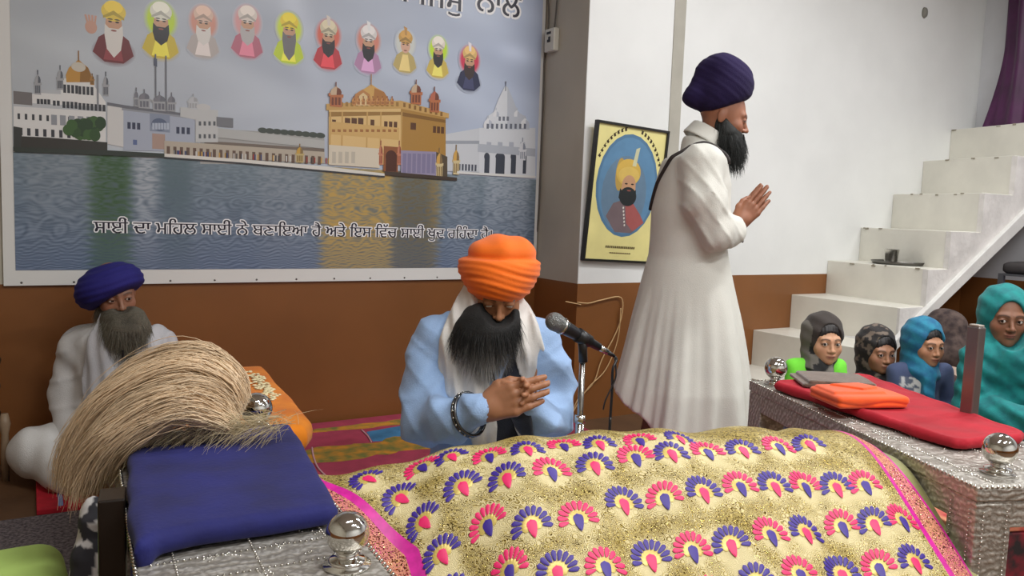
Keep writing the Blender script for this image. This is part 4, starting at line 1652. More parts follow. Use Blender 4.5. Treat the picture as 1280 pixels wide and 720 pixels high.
# ---------------------------------------------------------------- floor coverings
def rug_mat(name, kind):
    m = bpy.data.materials.new(name)
    m.use_nodes = True
    nt = m.node_tree
    N, Lk = nt.nodes.new, nt.links.new
    b = nt.nodes['Principled BSDF']
    b.inputs['Roughness'].default_value = .8
    tc = N('ShaderNodeTexCoord')
    n = N('ShaderNodeTexNoise'); n.inputs['Scale'].default_value = 5.5; n.inputs['Detail'].default_value = 3; n.inputs['Distortion'].default_value = .8
    Lk(tc.outputs['Object'], n.inputs['Vector'])
    v = N('ShaderNodeTexVoronoi'); v.inputs['Scale'].default_value = 2.1
    Lk(tc.outputs['Object'], v.inputs['Vector'])
    sc = N('ShaderNodeSeparateColor'); Lk(v.outputs['Color'], sc.inputs[0])
    r = N('ShaderNodeValToRGB'); r.color_ramp.interpolation = 'CONSTANT'
    cs = [(0, (166, 56, 84)), (.55, (58, 122, 166)), (.72, (160, 60, 74))] if kind == 0 else [(0, (196, 20, 50)), (.6, (176, 30, 44)), (.8, (200, 24, 60))]
    r.color_ramp.elements[0].color = (*lin(cs[0][1]), 1)
    r.color_ramp.elements[1].position = cs[1][0]; r.color_ramp.elements[1].color = (*lin(cs[1][1]), 1)
    e = r.color_ramp.elements.new(cs[2][0]); e.color = (*lin(cs[2][1]), 1)
    Lk(sc.outputs[0], r.inputs['Fac'])
    fl = N('ShaderNodeValToRGB')
    fl.color_ramp.elements[0].position = .56; fl.color_ramp.elements[0].color = (0, 0, 0, 1)
    fl.color_ramp.elements[1].position = .60; fl.color_ramp.elements[1].color = (1, 1, 1, 1)
    Lk(n.outputs['Fac'], fl.inputs['Fac'])
    fc = N('ShaderNodeValToRGB')
    fc.color_ramp.elements[0].position = .56; fc.color_ramp.elements[0].color = (*lin((96, 112, 60)), 1)
    fc.color_ramp.elements[1].position = .66; fc.color_ramp.elements[1].color = (*lin((206, 142, 50)), 1)
    Lk(n.outputs['Fac'], fc.inputs['Fac'])
    mx = N('ShaderNodeMix'); mx.data_type = 'RGBA'
    Lk(fl.outputs[0], mx.inputs[0]); Lk(r.outputs[0], mx.inputs[6]); Lk(fc.outputs[0], mx.inputs[7])
    Lk(mx.outputs[2], b.inputs['Base Color'])
    return m


def rug(name, label, poly, z, m, th=.02, cat='rug'):
    mb = MB()
    mb.prism(poly, 2, .001, th)
    o = mb.build(name, m, None, bev=.004)
    o.location[2] = z
    return tag(o, label, cat)


M_rugpink = mat('pink_rug', (166, 58, 84), .8, var=.15, vscale=12, bump=.3, bscale=120)
rgo = thing('floor_rug', 'pink floor rug with blue panel and golden flowers along the brown wall', 'rug', (0, 0, 0))
MB().prism([(.62, 1.95), (2.3, 1.95), (2.42, 3.70), (.62, 3.70)], 2, .001, .04).build('pile', M_rugpink, rgo, bev=.004)
A = Flat(0)
def rug_part(name, poly, c, z=.0408):
    o = MB().prism(poly, 2, .038, z).build(name, mat('rug_' + name, c, .85, var=.3, vscale=9, bump=.3, bscale=120), rgo)
def rp(*q):
    P = on_z(*q, .04)
    return (P[0], P[1])
rug_part('blue_panel', [rp(458, 540), rp(520, 529), (2.3, 3.50), (2.1, 2.4), rp(540, 548), rp(466, 552)], (62, 126, 172))
M_fl = mat('golden_flowers', (204, 140, 44), .85, rgb2=(110, 116, 56), vscale=16)
for k, (x, y, rx, ry) in enumerate([(455, 565, .42, .07), (410, 563, .25, .05), (500, 556, .26, .10), (490, 529, .30, .04), (440, 534, .26, .03)]):
    c = on_z(x, y, .04)
    pts = [(c[0] + rx * cos(t) * (1 + .25 * sin(5 * t + k)), c[1] + ry * sin(t) * (1 + .3 * cos(7 * t + k))) for t in np.linspace(0, 2 * pi, 30, endpoint=False)]
    MB().prism(pts, 2, .038, .0412 + .0003 * k).build('flower_band', M_fl, rgo)
wall_wire('rug_line', [np.array([*rp(*q), .042]) for q in [(390, 560), (392, 572), (398, 586), (412, 600)]], mat('rug_edge_white', (206, 160, 170), .8), '', .004, rgo)
wall_wire('rug_line', [np.array([*rp(*q), .042]) for q in [(452, 538), (460, 546), (464, 553)]], mat('rug_edge_white', (206, 160, 170), .8), '', .004, rgo)

mt_ = thing('sitting_mat', 'red sitting mat with orange pattern under the white bearded man at left', 'mat', (0, 0, 0))
q = [on_z(*p_, .0)[:2] for p_ in [(44, 640), (60, 608)]]
MB().prism([(.05, 3.07), (.62, 3.0), (.60, 3.66), (.06, 3.66)], 2, .001, .022).build('pile', mat('red_rug', (188, 22, 44), .85, var=.25, vscale=14), mt_, bev=.004)
MB().prism([(.115, 3.075), (.13, 3.075), (.14, 3.6), (.125, 3.6)], 2, .02, .0232).build('stripe', mat('blue_stripe', (120, 140, 190), .8), mt_)
MB().prism([(.20, 3.06), (.60, 3.01), (.58, 3.4), (.24, 3.4)], 2, .02, .0236).build('flower_band', mat('orange_floral', (222, 136, 72), .85, rgb2=(190, 80, 40), vscale=14), mt_)

o = rug('carpet_strip', 'grey speckled carpet strip on the floor at far left', [(-1.2, 1.3), (.55, 1.3), (.50, 3.03), (-1.2, 3.08)], 0, mat('grey_speckled_carpet', (122, 112, 114), .95, rgb2=(62, 56, 60), vscale=90, bump=.6, bscale=160, detail=6), .012)

# lime green cloth bag with a black strap at bottom left
def lime(p):
    d = rbox(p, (0, 0, .08), (.17, .12, .075), .05)
    return d - .008 * wob(p, 18) + .006 * np.sin(p[..., 0] * 60 + 4 * np.sin(p[..., 2] * 20)) * (p[..., 2] < .1)
lb = thing('cloth_bag', 'lime green cloth bundle with a black strap at the bottom left corner', 'bag', (-.09, 1.80, 0), 0)
o, V, F = sculpt('bundle', lime, (-.2, -.16, -.02), (.2, .16, .2), .008, mat('lime_cotton', (186, 218, 118), .8, var=.12, vscale=7), lb)
o.location = (0, 0, .20)
MB().box(-.16, -.11, 0, .16, .11, .21).build('stool_base', mat('dark_box', (36, 34, 34), .6), lb, bev=.01)
wall_wire('strap', [(.07, -.13, .24), (.09, -.135, .29), (.13, -.125, .30), (.20, -.10, .29), (.24, -.06, .24)], M_dark, '', .012, lb)
# black and white patterned cloth hanging by the post
def patt(p):
    d = cap(p, (0, 0, .30), (.01, 0, .55), .055, .035, sc=(1, 1.3, 1))
    return d - .010 * wob(p, 45) - .004 * wob(p, 110)
c = on_z(118, 650, .5)
def pcol(V):
    n = wob(V.astype(np.float32), 90, 1) + wob(V.astype(np.float32), 150, 3) * .6
    k = (n > .12)[:, None]
    return np.where(k, np.array(lin((200, 198, 196))), np.array(lin((48, 48, 54))))
o, V, F = pad('printed_scarf', patt, (-.1, -.1, .2), (.12, .1, .62), .005, mat('black_white_print', (255, 255, 255), .8, attr='Col'), (c[0] - .005, c[1] + .02, -.06), 0, None, pcol)
tag(o, 'black and white printed scarf bunched against the dark post at lower left', 'scarf')

# covered box (low reading desk) with marigold velvet, in front of the left man
KP = [on_z(*q, .47)[:2] for q in [(130, 478), (158, 466), (330, 456), (345, 470), (392, 522), (385, 532), (210, 558), (140, 560)]]
kc = np.mean(KP, axis=0)
KL = [k - kc for k in KP]
dk = thing('covered_desk', 'low desk under a marigold velvet cover embroidered in white, before the left man', 'desk', (kc[0], kc[1], 0))
def desk_cover(p):
    d2 = poly2(p[..., 0], p[..., 1], KL)
    d = smax(d2 + .0, np.abs(p[..., 2] - .43) - .042, .04)
    return d - .004 * wob(p, 13)
lo = np.min(KL, 0) - .05
hi = np.max(KL, 0) + .05
o, V, F = sculpt('velvet_cover', desk_cover, (lo[0], lo[1], .36), (hi[0], hi[1], .52), .009, velvet('marigold_velvet', (238, 140, 14), (214, 112, 8)), dk)
mb = MB()
in_ = [np.array(k) * .90 for k in KL]
mb.prism(in_, 2, .0, .40)
mb.build('skirt', mat('pale_floral_skirt', (178, 176, 146), .8, rgb2=(120, 112, 96), vscale=22), dk, bev=.01)
mb = MB()
c0 = on_z(318, 470, .477)[:2] - kc
for k in range(90):
    s_ = RNG.rand()
    x, y = np.array(on_z(312 + 30 * s_ + RNG.randn() * 5, 466 + 28 * s_ + RNG.randn() * 4, .477)[:2]) - kc
    r = .006 + .006 * RNG.rand()
    mb.lathe([(r, 0), (r * .5, .003)], (x, y, .4735), 7)
for k in range(14):
    x, y = np.array(on_z(118 + 30 * RNG.rand(), 484 + 6 * RNG.rand(), .477)[:2]) - kc
mb.build('embroidery', mat('white_embroidery', (240, 226, 180), .7), dk, True)

# ---------------------------------------------------------------- microphone on its stand
def mic():
    fr = Frame(715, 2.28)
    t = thing('microphone', 'silver mesh microphone clipped on a chrome floor stand beside the man in orange turban', 'microphone')
    fr.place(t)
    q = fr.q
    head = q(693, 402, -.06)
    ring = q(706, 409, -.045)
    mid = q(728, 422, -.01)
    tail = q(749, 434, .03)
    plug = q(759, 440, .05)
    ax = (tail - head) / np.linalg.norm(tail - head)
    def cyl(mb, a, b, r0, r1, n=24):
        mb.tube([a, b], [r0, r1], n)
    # grille: fine mesh ball
    mb = MB()
    pts, rr = [], []
    L = .052
    for i in range(13):
        s = i / 12
        pts.append(head + ax * (-.026 + L * s))
        rr.append(max(.001, .0262 * sqrt(max(0, 1 - ((s - .52) / .53) ** 2))) if s < .52 else .0262 - .004 * ((s - .52) / .48) ** 2)
    mb.tube(pts, rr, 28)
    g = mat('mic_mesh', (128, 130, 128), .35, .8, bump=1, bscale=420)
    mb.build('grille', g, t, True)
    mb = MB()
    p2 = head + ax * .026
    cyl(mb, p2, p2 + ax * .008, .0245, .0245)
    mb.build('ring', mat('mic_ring', (198, 200, 196), .2, 1), t, True)
    mb = MB()
    mb.tube([p2 + ax * .008, p2 + ax * .02, mid, tail], [.0225, .0205, .0155, .0115], 24)
    mb.build('handle', mat('mic_body', (34, 36, 40), .35, .3), t, True)
    mb = MB()
    mb.tube([tail - ax * .004, plug], [.0095, .009], 18)
    mb.build('plug', mat('mic_ring', (198, 200, 196), .2, 1), t, True)
    mb = MB()
    mb.tube([plug, plug + ax * .03], [.0075, .005], 12)
    mb.build('plug_sleeve', M_dark, t, True)
    # clip: a cradle round the handle and its stem
    c = mid
    mb = MB()
    cyl(mb, c - ax * .02, c + ax * .028, .0215, .0185, 22)
    mb.build('clip', M_dark, t, True)
    top = q(729, 452, 0)
    mb = MB()
    mb.tube([c + np.array([0, 0, -.004]), (c + top) / 2, top], [.015, .0125, .013], 18)
    mb.build('clip_stem', M_dark, t, True)
    b0 = q(728, 454, 0)
    bot = q(722, 524, 0)
    bx_, by_ = b0[0], b0[1]
    mb = MB()
    mb.tube([(bx_, by_, b0[2]), (bx_, by_, .30)], .0085, 18)
    mb.build('pole', mat('grey_chrome', (150, 148, 144), .25, 1.0), t, True)
    mb = MB()
    mb.lathe([(.012, .02), (.0125, bot[2])], (bx_, by_, 0), 20)
    mb.build('outer_pole', M_chrome, t, True)
    mb = MB()
    mb.lathe([(.015, -.01), (.016, .0), (.015, .012)], (bx_, by_, bot[2]), 20)
    mb.build('collar', M_chrome, t, True)
    mb = MB()
    mb.lathe([(.12, 0), (.125, .006), (.12, .014), (.03, .03), (.014, .05)], (bx_, by_, .04), 36)
    mb.build('base', mat('cast_base', (46, 46, 48), .5, .3), t, True)
    s0 = plug + ax * .03
    pts = [s0, s0 + np.array([.008, 0, -.012]), q(766, 462, .05), q(765, 490, .05), q(763, 520, .05), q(762, 540, .04)]
    pts.append(np.array([pts[-1][0], pts[-1][1], .1]))
    wall_wire('cable', pts, M_dark, '', .0042, t)
    pts = [s0, q(769, 452, .06), q(770, 470, .05), q(764, 485, .04), q(757, 500, .03), q(754, 512, .03)]
    wall_wire('cable_loop', pts, M_dark, '', .0025, t)
mic()

# ---------------------------------------------------------------- hair whisk lying over the cushion
def whisk():
    t = thing('hair_whisk', 'large pale cream hair whisk lying across the dark blue cushion', 'whisk')
    m = mat('cream_yak_hair', (218, 196, 158), .6, attr='Col')
    def W(px, py, t_):
        d = ray(px, py)
        return CAMP + d * (t_ / (d @ FH))
    # spine control points: from the handle end at right, over the top, then down to the left
    n = 15000
    u = RNG.rand(n)                       # position across the bundle
    v = RNG.randn(n) * .5
    # three guide curves (upper, middle, lower) in picture terms with depth
    G = []
    up = [(306, 500, 1.66), (300, 468, 1.66), (268, 440, 1.64), (225, 437, 1.62), (175, 456, 1.60), (135, 485, 1.58), (105, 520, 1.56), (88, 560, 1.55), (82, 605, 1.55)]
    md = [(296, 520, 1.60), (280, 497, 1.59), (245, 483, 1.56), (205, 492, 1.54), (168, 512, 1.52), (140, 538, 1.50), (122, 565, 1.50), (112, 590, 1.50), (106, 620, 1.50)]
    lw = [(285, 536, 1.52), (262, 528, 1.51), (236, 522, 1.50), (212, 524, 1.49), (190, 534, 1.48), (170, 545, 1.47), (152, 560, 1.47), (140, 575, 1.47), (134, 590, 1.47)]
    for L in (up, md, lw):
        G.append(np.array([W(*q) for q in L]))
    G = np.stack(G)                        # (3,9,3)
    kk = G.shape[1]
    a = np.clip(u * 2, 0, 2)
    i0 = np.minimum(a.astype(int), 1)
    f = (a - i0)[:, None, None]
    base = G[i0] * (1 - f) + G[i0 + 1] * f
    # bundle thickness: bulge toward the camera in the middle
    off = np.zeros((n, kk, 3))
    depth = RNG.rand(n) * 2 - 1
    prof = np.array([.4, .7, 1, 1.05, 1, .95, .9, .9, .95])
    thick = .055 * np.sqrt(np.clip(1 - (2 * u - 1) ** 2, .05, 1))
    off -= (FH * 1.0)[None, None] * (depth * thick)[:, None, None] * prof[None, :, None]
    # locks: hairs gather in clumps
    lock = (u * 26).astype(int)
    lr = np.random.RandomState(3).randn(40, kk, 3) * .006
    lr = np.cumsum(lr, axis=1) * .5
    off += lr[lock]
    jit = np.cumsum(RNG.randn(n, kk, 3) * .0035, axis=1)
    P = base + off + jit
    # strand runs only part of the way
    s_len = .55 + .45 * RNG.rand(n)
    st0 = RNG.rand(n) * .12
    m_ = 14
    tt = st0[:, None] + (s_len - st0)[:, None] * np.linspace(0, 1, m_)[None]
    x = tt * (kk - 1)
    j0 = np.clip(x.astype(int), 0, kk - 2)
    ff = (x - j0)[..., None]
    ar = np.arange(n)[:, None]
    jm = np.clip(j0 - 1, 0, kk - 1); jp = np.clip(j0 + 2, 0, kk - 1)
    p0, p1, p2, p3 = P[ar, jm], P[ar, j0], P[ar, j0 + 1], P[ar, jp]
    Q = .5 * (2 * p1 + (p2 - p0) * ff + (2 * p0 - 5 * p1 + 4 * p2 - p3) * ff ** 2 + (3 * p1 - 3 * p2 + p3 - p0) * ff ** 3)
    sh = (.68 + .32 * RNG.rand(n)) * (.78 + .22 * np.random.RandomState(5).rand(40)[lock])
    warm = RNG.rand(n)[:, None] * np.array([.05, .0, -.06])
    cols = np.array(lin((250, 224, 188)))[None] * (sh[:, None] + warm)
    strand_mesh('hair', Q - 0, m, t, .0009, cols, .3)
    # core mass that keeps the tuft opaque
    def core(p):
        d = None
        mid = G[1]
        for i in range(1, 5):
            r = [.03, .04, .075, .08, .06, .045][i]
            r2 = [.03, .04, .075, .08, .06, .045][i + 1]
            e = cap(p, mid[i] + FH * .055, mid[i + 1] + FH * .055, r * .6, r2 * .6)
            d = e if d is None else smin(d, e, .03)
        return d
    lo = G.reshape(-1, 3).min(0) - .1
    hi = G.reshape(-1, 3).max(0) + .1
    sculpt('hair_core', core, lo, hi, .012, mat('cream_hair_core', (196, 174, 134), .8, var=.3, vscale=30), t)
    # fringe of short wild hairs over the cushion edge
    e = np.stack([W(170 + 190 * s, 548 - 14 * s, 1.50 + .04 * s) for s in np.linspace(0, 1, 160)])
    r = np.repeat(e, 5, 0) + RNG.randn(800, 3) * .010 + np.array([0, 0, .012])
    dr = np.tile(-R0 * 1.0, (800, 1)) + np.array([0, 0, -.25]) + RNG.randn(800, 3) * .4
    strands('stray_hair', r, dr, .05 + .07 * RNG.rand(800), m, t, .0004, 6, .12, .25, np.tile(np.array(lin((214, 196, 156))), (800, 1)))
    # handle, mostly hidden under the tuft
    MB().tube([W(270, 512, 1.60), W(290, 530, 1.60), W(300, 540, 1.60)], [.016, .013, .014], 16).build('handle', M_dark, t, True)
whisk()
# ---------------------------------------------------------------- people: building blocks
def skin_mat(name, rough=.5):
    m = mat(name, (255, 255, 255), rough, attr='Col', var=.06, vscale=60)
    m.node_tree.nodes['Principled BSDF'].inputs['Subsurface Weight'].default_value = .08
    m.node_tree.nodes['Principled BSDF'].inputs['Subsurface Scale'].default_value = .01
    return m


M_skin = skin_mat('skin')


class Head:
    """a face looking along -y, z up, about 0.23 m tall at s = 1; kid > 0 gives rounder, shorter features"""
    def __init__(s, c, M, sc=1.0, skin=(176, 122, 90), kid=0.0, lid=.0055, gaze=(0, 0), brow=(40, 30, 26), lips=(150, 84, 74)):
        s.c, s.M, s.sc = np.array(c, float), np.array(M, float), sc
        s.skin, s.kid, s.lid, s.gaze, s.browc, s.lipc = skin, kid, lid, gaze, brow, lips

    def loc(s, p):
        return (((p - s.c.astype(np.float32)) @ s.M.astype(np.float32)) / s.sc).astype(np.float32)

    def w(s, l):
        """head-local point to figure space"""
        return s.c + s.M @ (np.array(l, float) * s.sc)

    def sdf_local(s, p):
        k = s.kid
        q = p.copy()
        q[..., 0] = np.abs(q[..., 0])
        d = ell(q, (0, .012, .038), (.076, .094, .086))
        d = smin(d, ell(q, (0, -.030, -.028), (.060 + .004 * k, .064, .078 - .008 * k)), .04)
        d = smin(d, ell(q, (.0, -.045, -.074 + .010 * k), (.043, .042, .033)), .03)
        d = smin(d, ell(q, (.040, -.062, -.026), (.022, .020, .022)), .022)            # cheek
        d = smin(d, cap(q, (.010, -.086, .022), (.040, -.076, .024), .010, .008), .018)   # brow ridge
        d = smax(d, -ell(q, (.031, -.108, .003), (.019, .020, .014)), .014)              # socket
        d = smin(d, cap(q, (0, -.090, .010), (0, -.110 + .005 * k, -.024), .0065, .0085), .012)      # nose bridge
        d = smin(d, ell(q, (0, -.111 + .006 * k, -.029), (.0105, .0105, .0085)), .007)
        d = smin(d, ell(q, (.0115, -.100 + .004 * k, -.032), (.0075, .009, .0065)), .006)         # wing
        d = smin(d, ell(q, (0, -.092, -.052), (.021, .013, .0055)), .007)               # upper lip
        d = smin(d, ell(q, (0, -.090, -.062), (.018, .013, .0065)), .007)
        d = smin(d, ell(q, (0, -.078, -.092 + .010 * k), (.018, .015, .015)), .018)     # chin
        # eyelids
        e = ell(q, (.031, -.0815, .003), (.0150, .0150, .0140))
        hole = ell(q, (.031, -.097, .002), (.0125, .014, s.lid))
        d = smin(d, smax(e, -hole, .002), .003)
        d = smin(d, ell(q, (.077, .012, -.004), (.009, .018, .030)), .010)               # ear
        d = smin(d, cap(q, (0, .02, -.05), (0, .035, -.17), .050, .055), .03)            # neck
        return d

    def sdf(s, p):
        return s.sdf_local(s.loc(p)) * s.sc

    def color(s, V):
        p = s.loc(V.astype(np.float32))
        x, y, z = np.abs(p[:, 0]), p[:, 1], p[:, 2]
        c = np.tile(np.array(lin(s.skin)), (len(V), 1))
        def mixc(m, rgb, a):
            nonlocal c
            m = np.clip(m, 0, 1)[:, None] * a
            c = c * (1 - m) + np.array(lin(rgb)) * m
        front = y < -.045
        bz = .0235 + .004 * np.sin((x - .012) / .034 * 3.1)
        brow = np.exp(-((z - bz) / .0035) ** 2) * (x > .010) * (x < .048) * front
        mixc(brow, s.browc, .85)
        el = np.abs(np.sqrt(((x - .031) / .0135) ** 2 + ((z - .002) / (s.lid + .0015)) ** 2) - 1.0)
        mixc(np.exp(-(el / .22) ** 2) * (z > .000) * front, (30, 22, 20), .85)
        mixc(np.exp(-((x - .031) / .019) ** 2 - ((z - .002) / .013) ** 2) * front, (96, 62, 48), .22)
        lip = np.exp(-(x / .020) ** 4 - ((z + .057) / .0085) ** 4) * (y < -.08)
        mixc(lip, s.lipc, .75)
        mixc(np.exp(-(x / .020) ** 4 - ((z + .0565) / .0014) ** 2) * (y < -.08), (70, 34, 32), .8)
        mixc(np.exp(-((x - .007) / .003) ** 2 - ((z + .038) / .0025) ** 2) * (y < -.09), (60, 30, 26), .7)
        mixc(np.exp(-((x - .045) / .018) ** 2 - ((z + .028) / .016) ** 2) * front, (186, 110, 88), .25)
        return c

    def eyes(s, parent):
        for sx in (-1, 1):
            c = s.w((sx * .031, -.0815, .003))
            r = .0128 * s.sc
            mb = MB().sphere((0, 0, 0), r, 24, 16)
            V = np.array(mb.v) / r
            g = np.array([s.gaze[0], -1.0, s.gaze[1]])
            g = s.M @ (g / np.linalg.norm(g))
            cs = V @ g
            col = np.where((cs > .965)[:, None], np.array(lin((10, 8, 8))), np.where((cs > .86)[:, None], np.array(lin((44, 26, 18))), np.array(lin((214, 208, 200)))))
            o = link_mesh('eye', V * r + c, mb.f, mat('eyeball', (255, 255, 255), .15, attr='Col'), parent, True, cols=col)


def hand(p, o, f, th, nrm, sc=1.0, curls=(.15, .18, .2, .25), thumb_out=.5, thumb_curl=.2, spread=.04):
    """o wrist, f finger direction, th thumb-side direction, nrm back of the hand; curls bend each finger toward the palm"""
    o = np.array(o, float)
    f = np.array(f, float); f /= np.linalg.norm(f)
    nrm = np.array(nrm, float); nrm -= f * (nrm @ f); nrm /= np.linalg.norm(nrm)
    t = np.cross(nrm, f)
    if t @ np.array(th, float) < 0:
        t = -t
    def L(x, y, z):
        return o + sc * (f * x + t * y + nrm * z)
    base = [(.090, .030), (.094, .010), (.090, -.011), (.082, -.030)]
    ln = [(.042, .026, .020), (.046, .030, .022), (.043, .028, .021), (.034, .021, .018)]
    d = None
    for (bx_, by_), c in zip(base, range(4)):
        e = cap(p, L(.012, by_ * .55, 0), L(bx_ - .004, by_, 0), .0165 * sc, .0120 * sc)
        d = e if d is None else smin(d, e, .012 * sc)
    d = smin(d, cap(p, L(-.03, 0, 0), L(.02, 0, 0), .026 * sc, .026 * sc), .02)
    fing = None
    joints = []
    for k in range(4):
        bx_, by_ = base[k]
        a = 0.0
        x, z = bx_ - .004, 0.0
        sy = (1.5 - k) * spread
        pts = [L(x, by_, z)]
        y = by_
        for j in range(3):
            a += curls[k] * (1.0, 1.25, .8)[j]
            x += ln[k][j] * cos(a)
            z -= ln[k][j] * sin(a)
            y += ln[k][j] * sy
            pts.append(L(x, y, z))
        rs = [.0100 * sc, .0092 * sc, .0083 * sc, .0070 * sc]
        e = chain(p, pts, rs, .002)
        fing = e if fing is None else np.minimum(fing, e)
    d = smin(d, fing, .006 * sc)
    tx = L(.018, .026, -.008)
    t1 = L(.052, .030 + .030 * thumb_out, -.014)
    t2 = L(.080, .030 + .036 * thumb_out - .006 * thumb_curl, -.016 - .014 * thumb_curl)
    t3 = L(.102, .030 + .034 * thumb_out - .020 * thumb_curl, -.018 - .024 * thumb_curl)
    d = smin(d, chain(p, [tx, t1, t2, t3], [.0155 * sc, .0125 * sc, .0105 * sc, .0085 * sc], .006), .012 * sc)
    return d


def merge_body(root, pieces, name='body'):
    """pieces: (V, F, colours) joined as the one skin mesh of a person"""
    Vs, Fs, Cs = [], [], []
    n = 0
    for V, F, C in pieces:
        Vs.append(V); Fs.append(F + n); Cs.append(C)
        n += len(V)
    return link_mesh(name, np.concatenate(Vs), np.concatenate(Fs), M_skin, root, True, cols=np.concatenate(Cs))


def skin_piece(fn, lo, hi, h, rgb, colfn=None):
    V, F = surfnet(fn, lo, hi, h)
    C = colfn(V) if colfn else np.tile(np.array(lin(rgb)), (len(V), 1))
    return V, F, C


def cloth_mat(name, rgb, rough=.8, bump=.35, var=.05, sheen=.1, attr=None, rgb2=None, vscale=10):
    return mat(name, rgb, rough, bump=bump, bscale=260, var=var, sheen=sheen, attr=attr, rgb2=rgb2, vscale=vscale)


def box_of(pts, pad_):
    pts = np.array(pts)
    return pts.min(0) - pad_, pts.max(0) + pad_


def beard(root, fn, lo, hi, h, rgb_fn, n, length, down=(0, 0, -1), fwd=None, name='beard', width=.0006, grav=.15, curl=.22, keep=None, solid=(50, 48, 46)):
    V, F = surfnet(fn, lo, hi, h)
    N = vnormals(V, F)
    cols = rgb_fn(V)
    b = link_mesh(name, V, F, mat('beard_core', (255, 255, 255), .85, attr='Col', var=.35, vscale=90, bump=.8, bscale=300), root, True, cols=cols * .75)
    idx = np.arange(len(V)) if keep is None else np.nonzero(keep(V))[0]
    pick = RNG.choice(idx, n)
    r = V[pick] + RNG.randn(n, 3) * .001 - N[pick] * .004
    d = N[pick] * .35 + np.array(down)[None] * 1.0 + RNG.randn(n, 3) * .12
    L = length * (.5 + RNG.rand(n))
    c = cols[pick] * (.7 + .6 * RNG.rand(n))[:, None]
    strands(name + '_hair', r, d, L, mat('beard_hair', (255, 255, 255), .5, attr='Col'), b, width, 6, grav, curl, c)
    return b


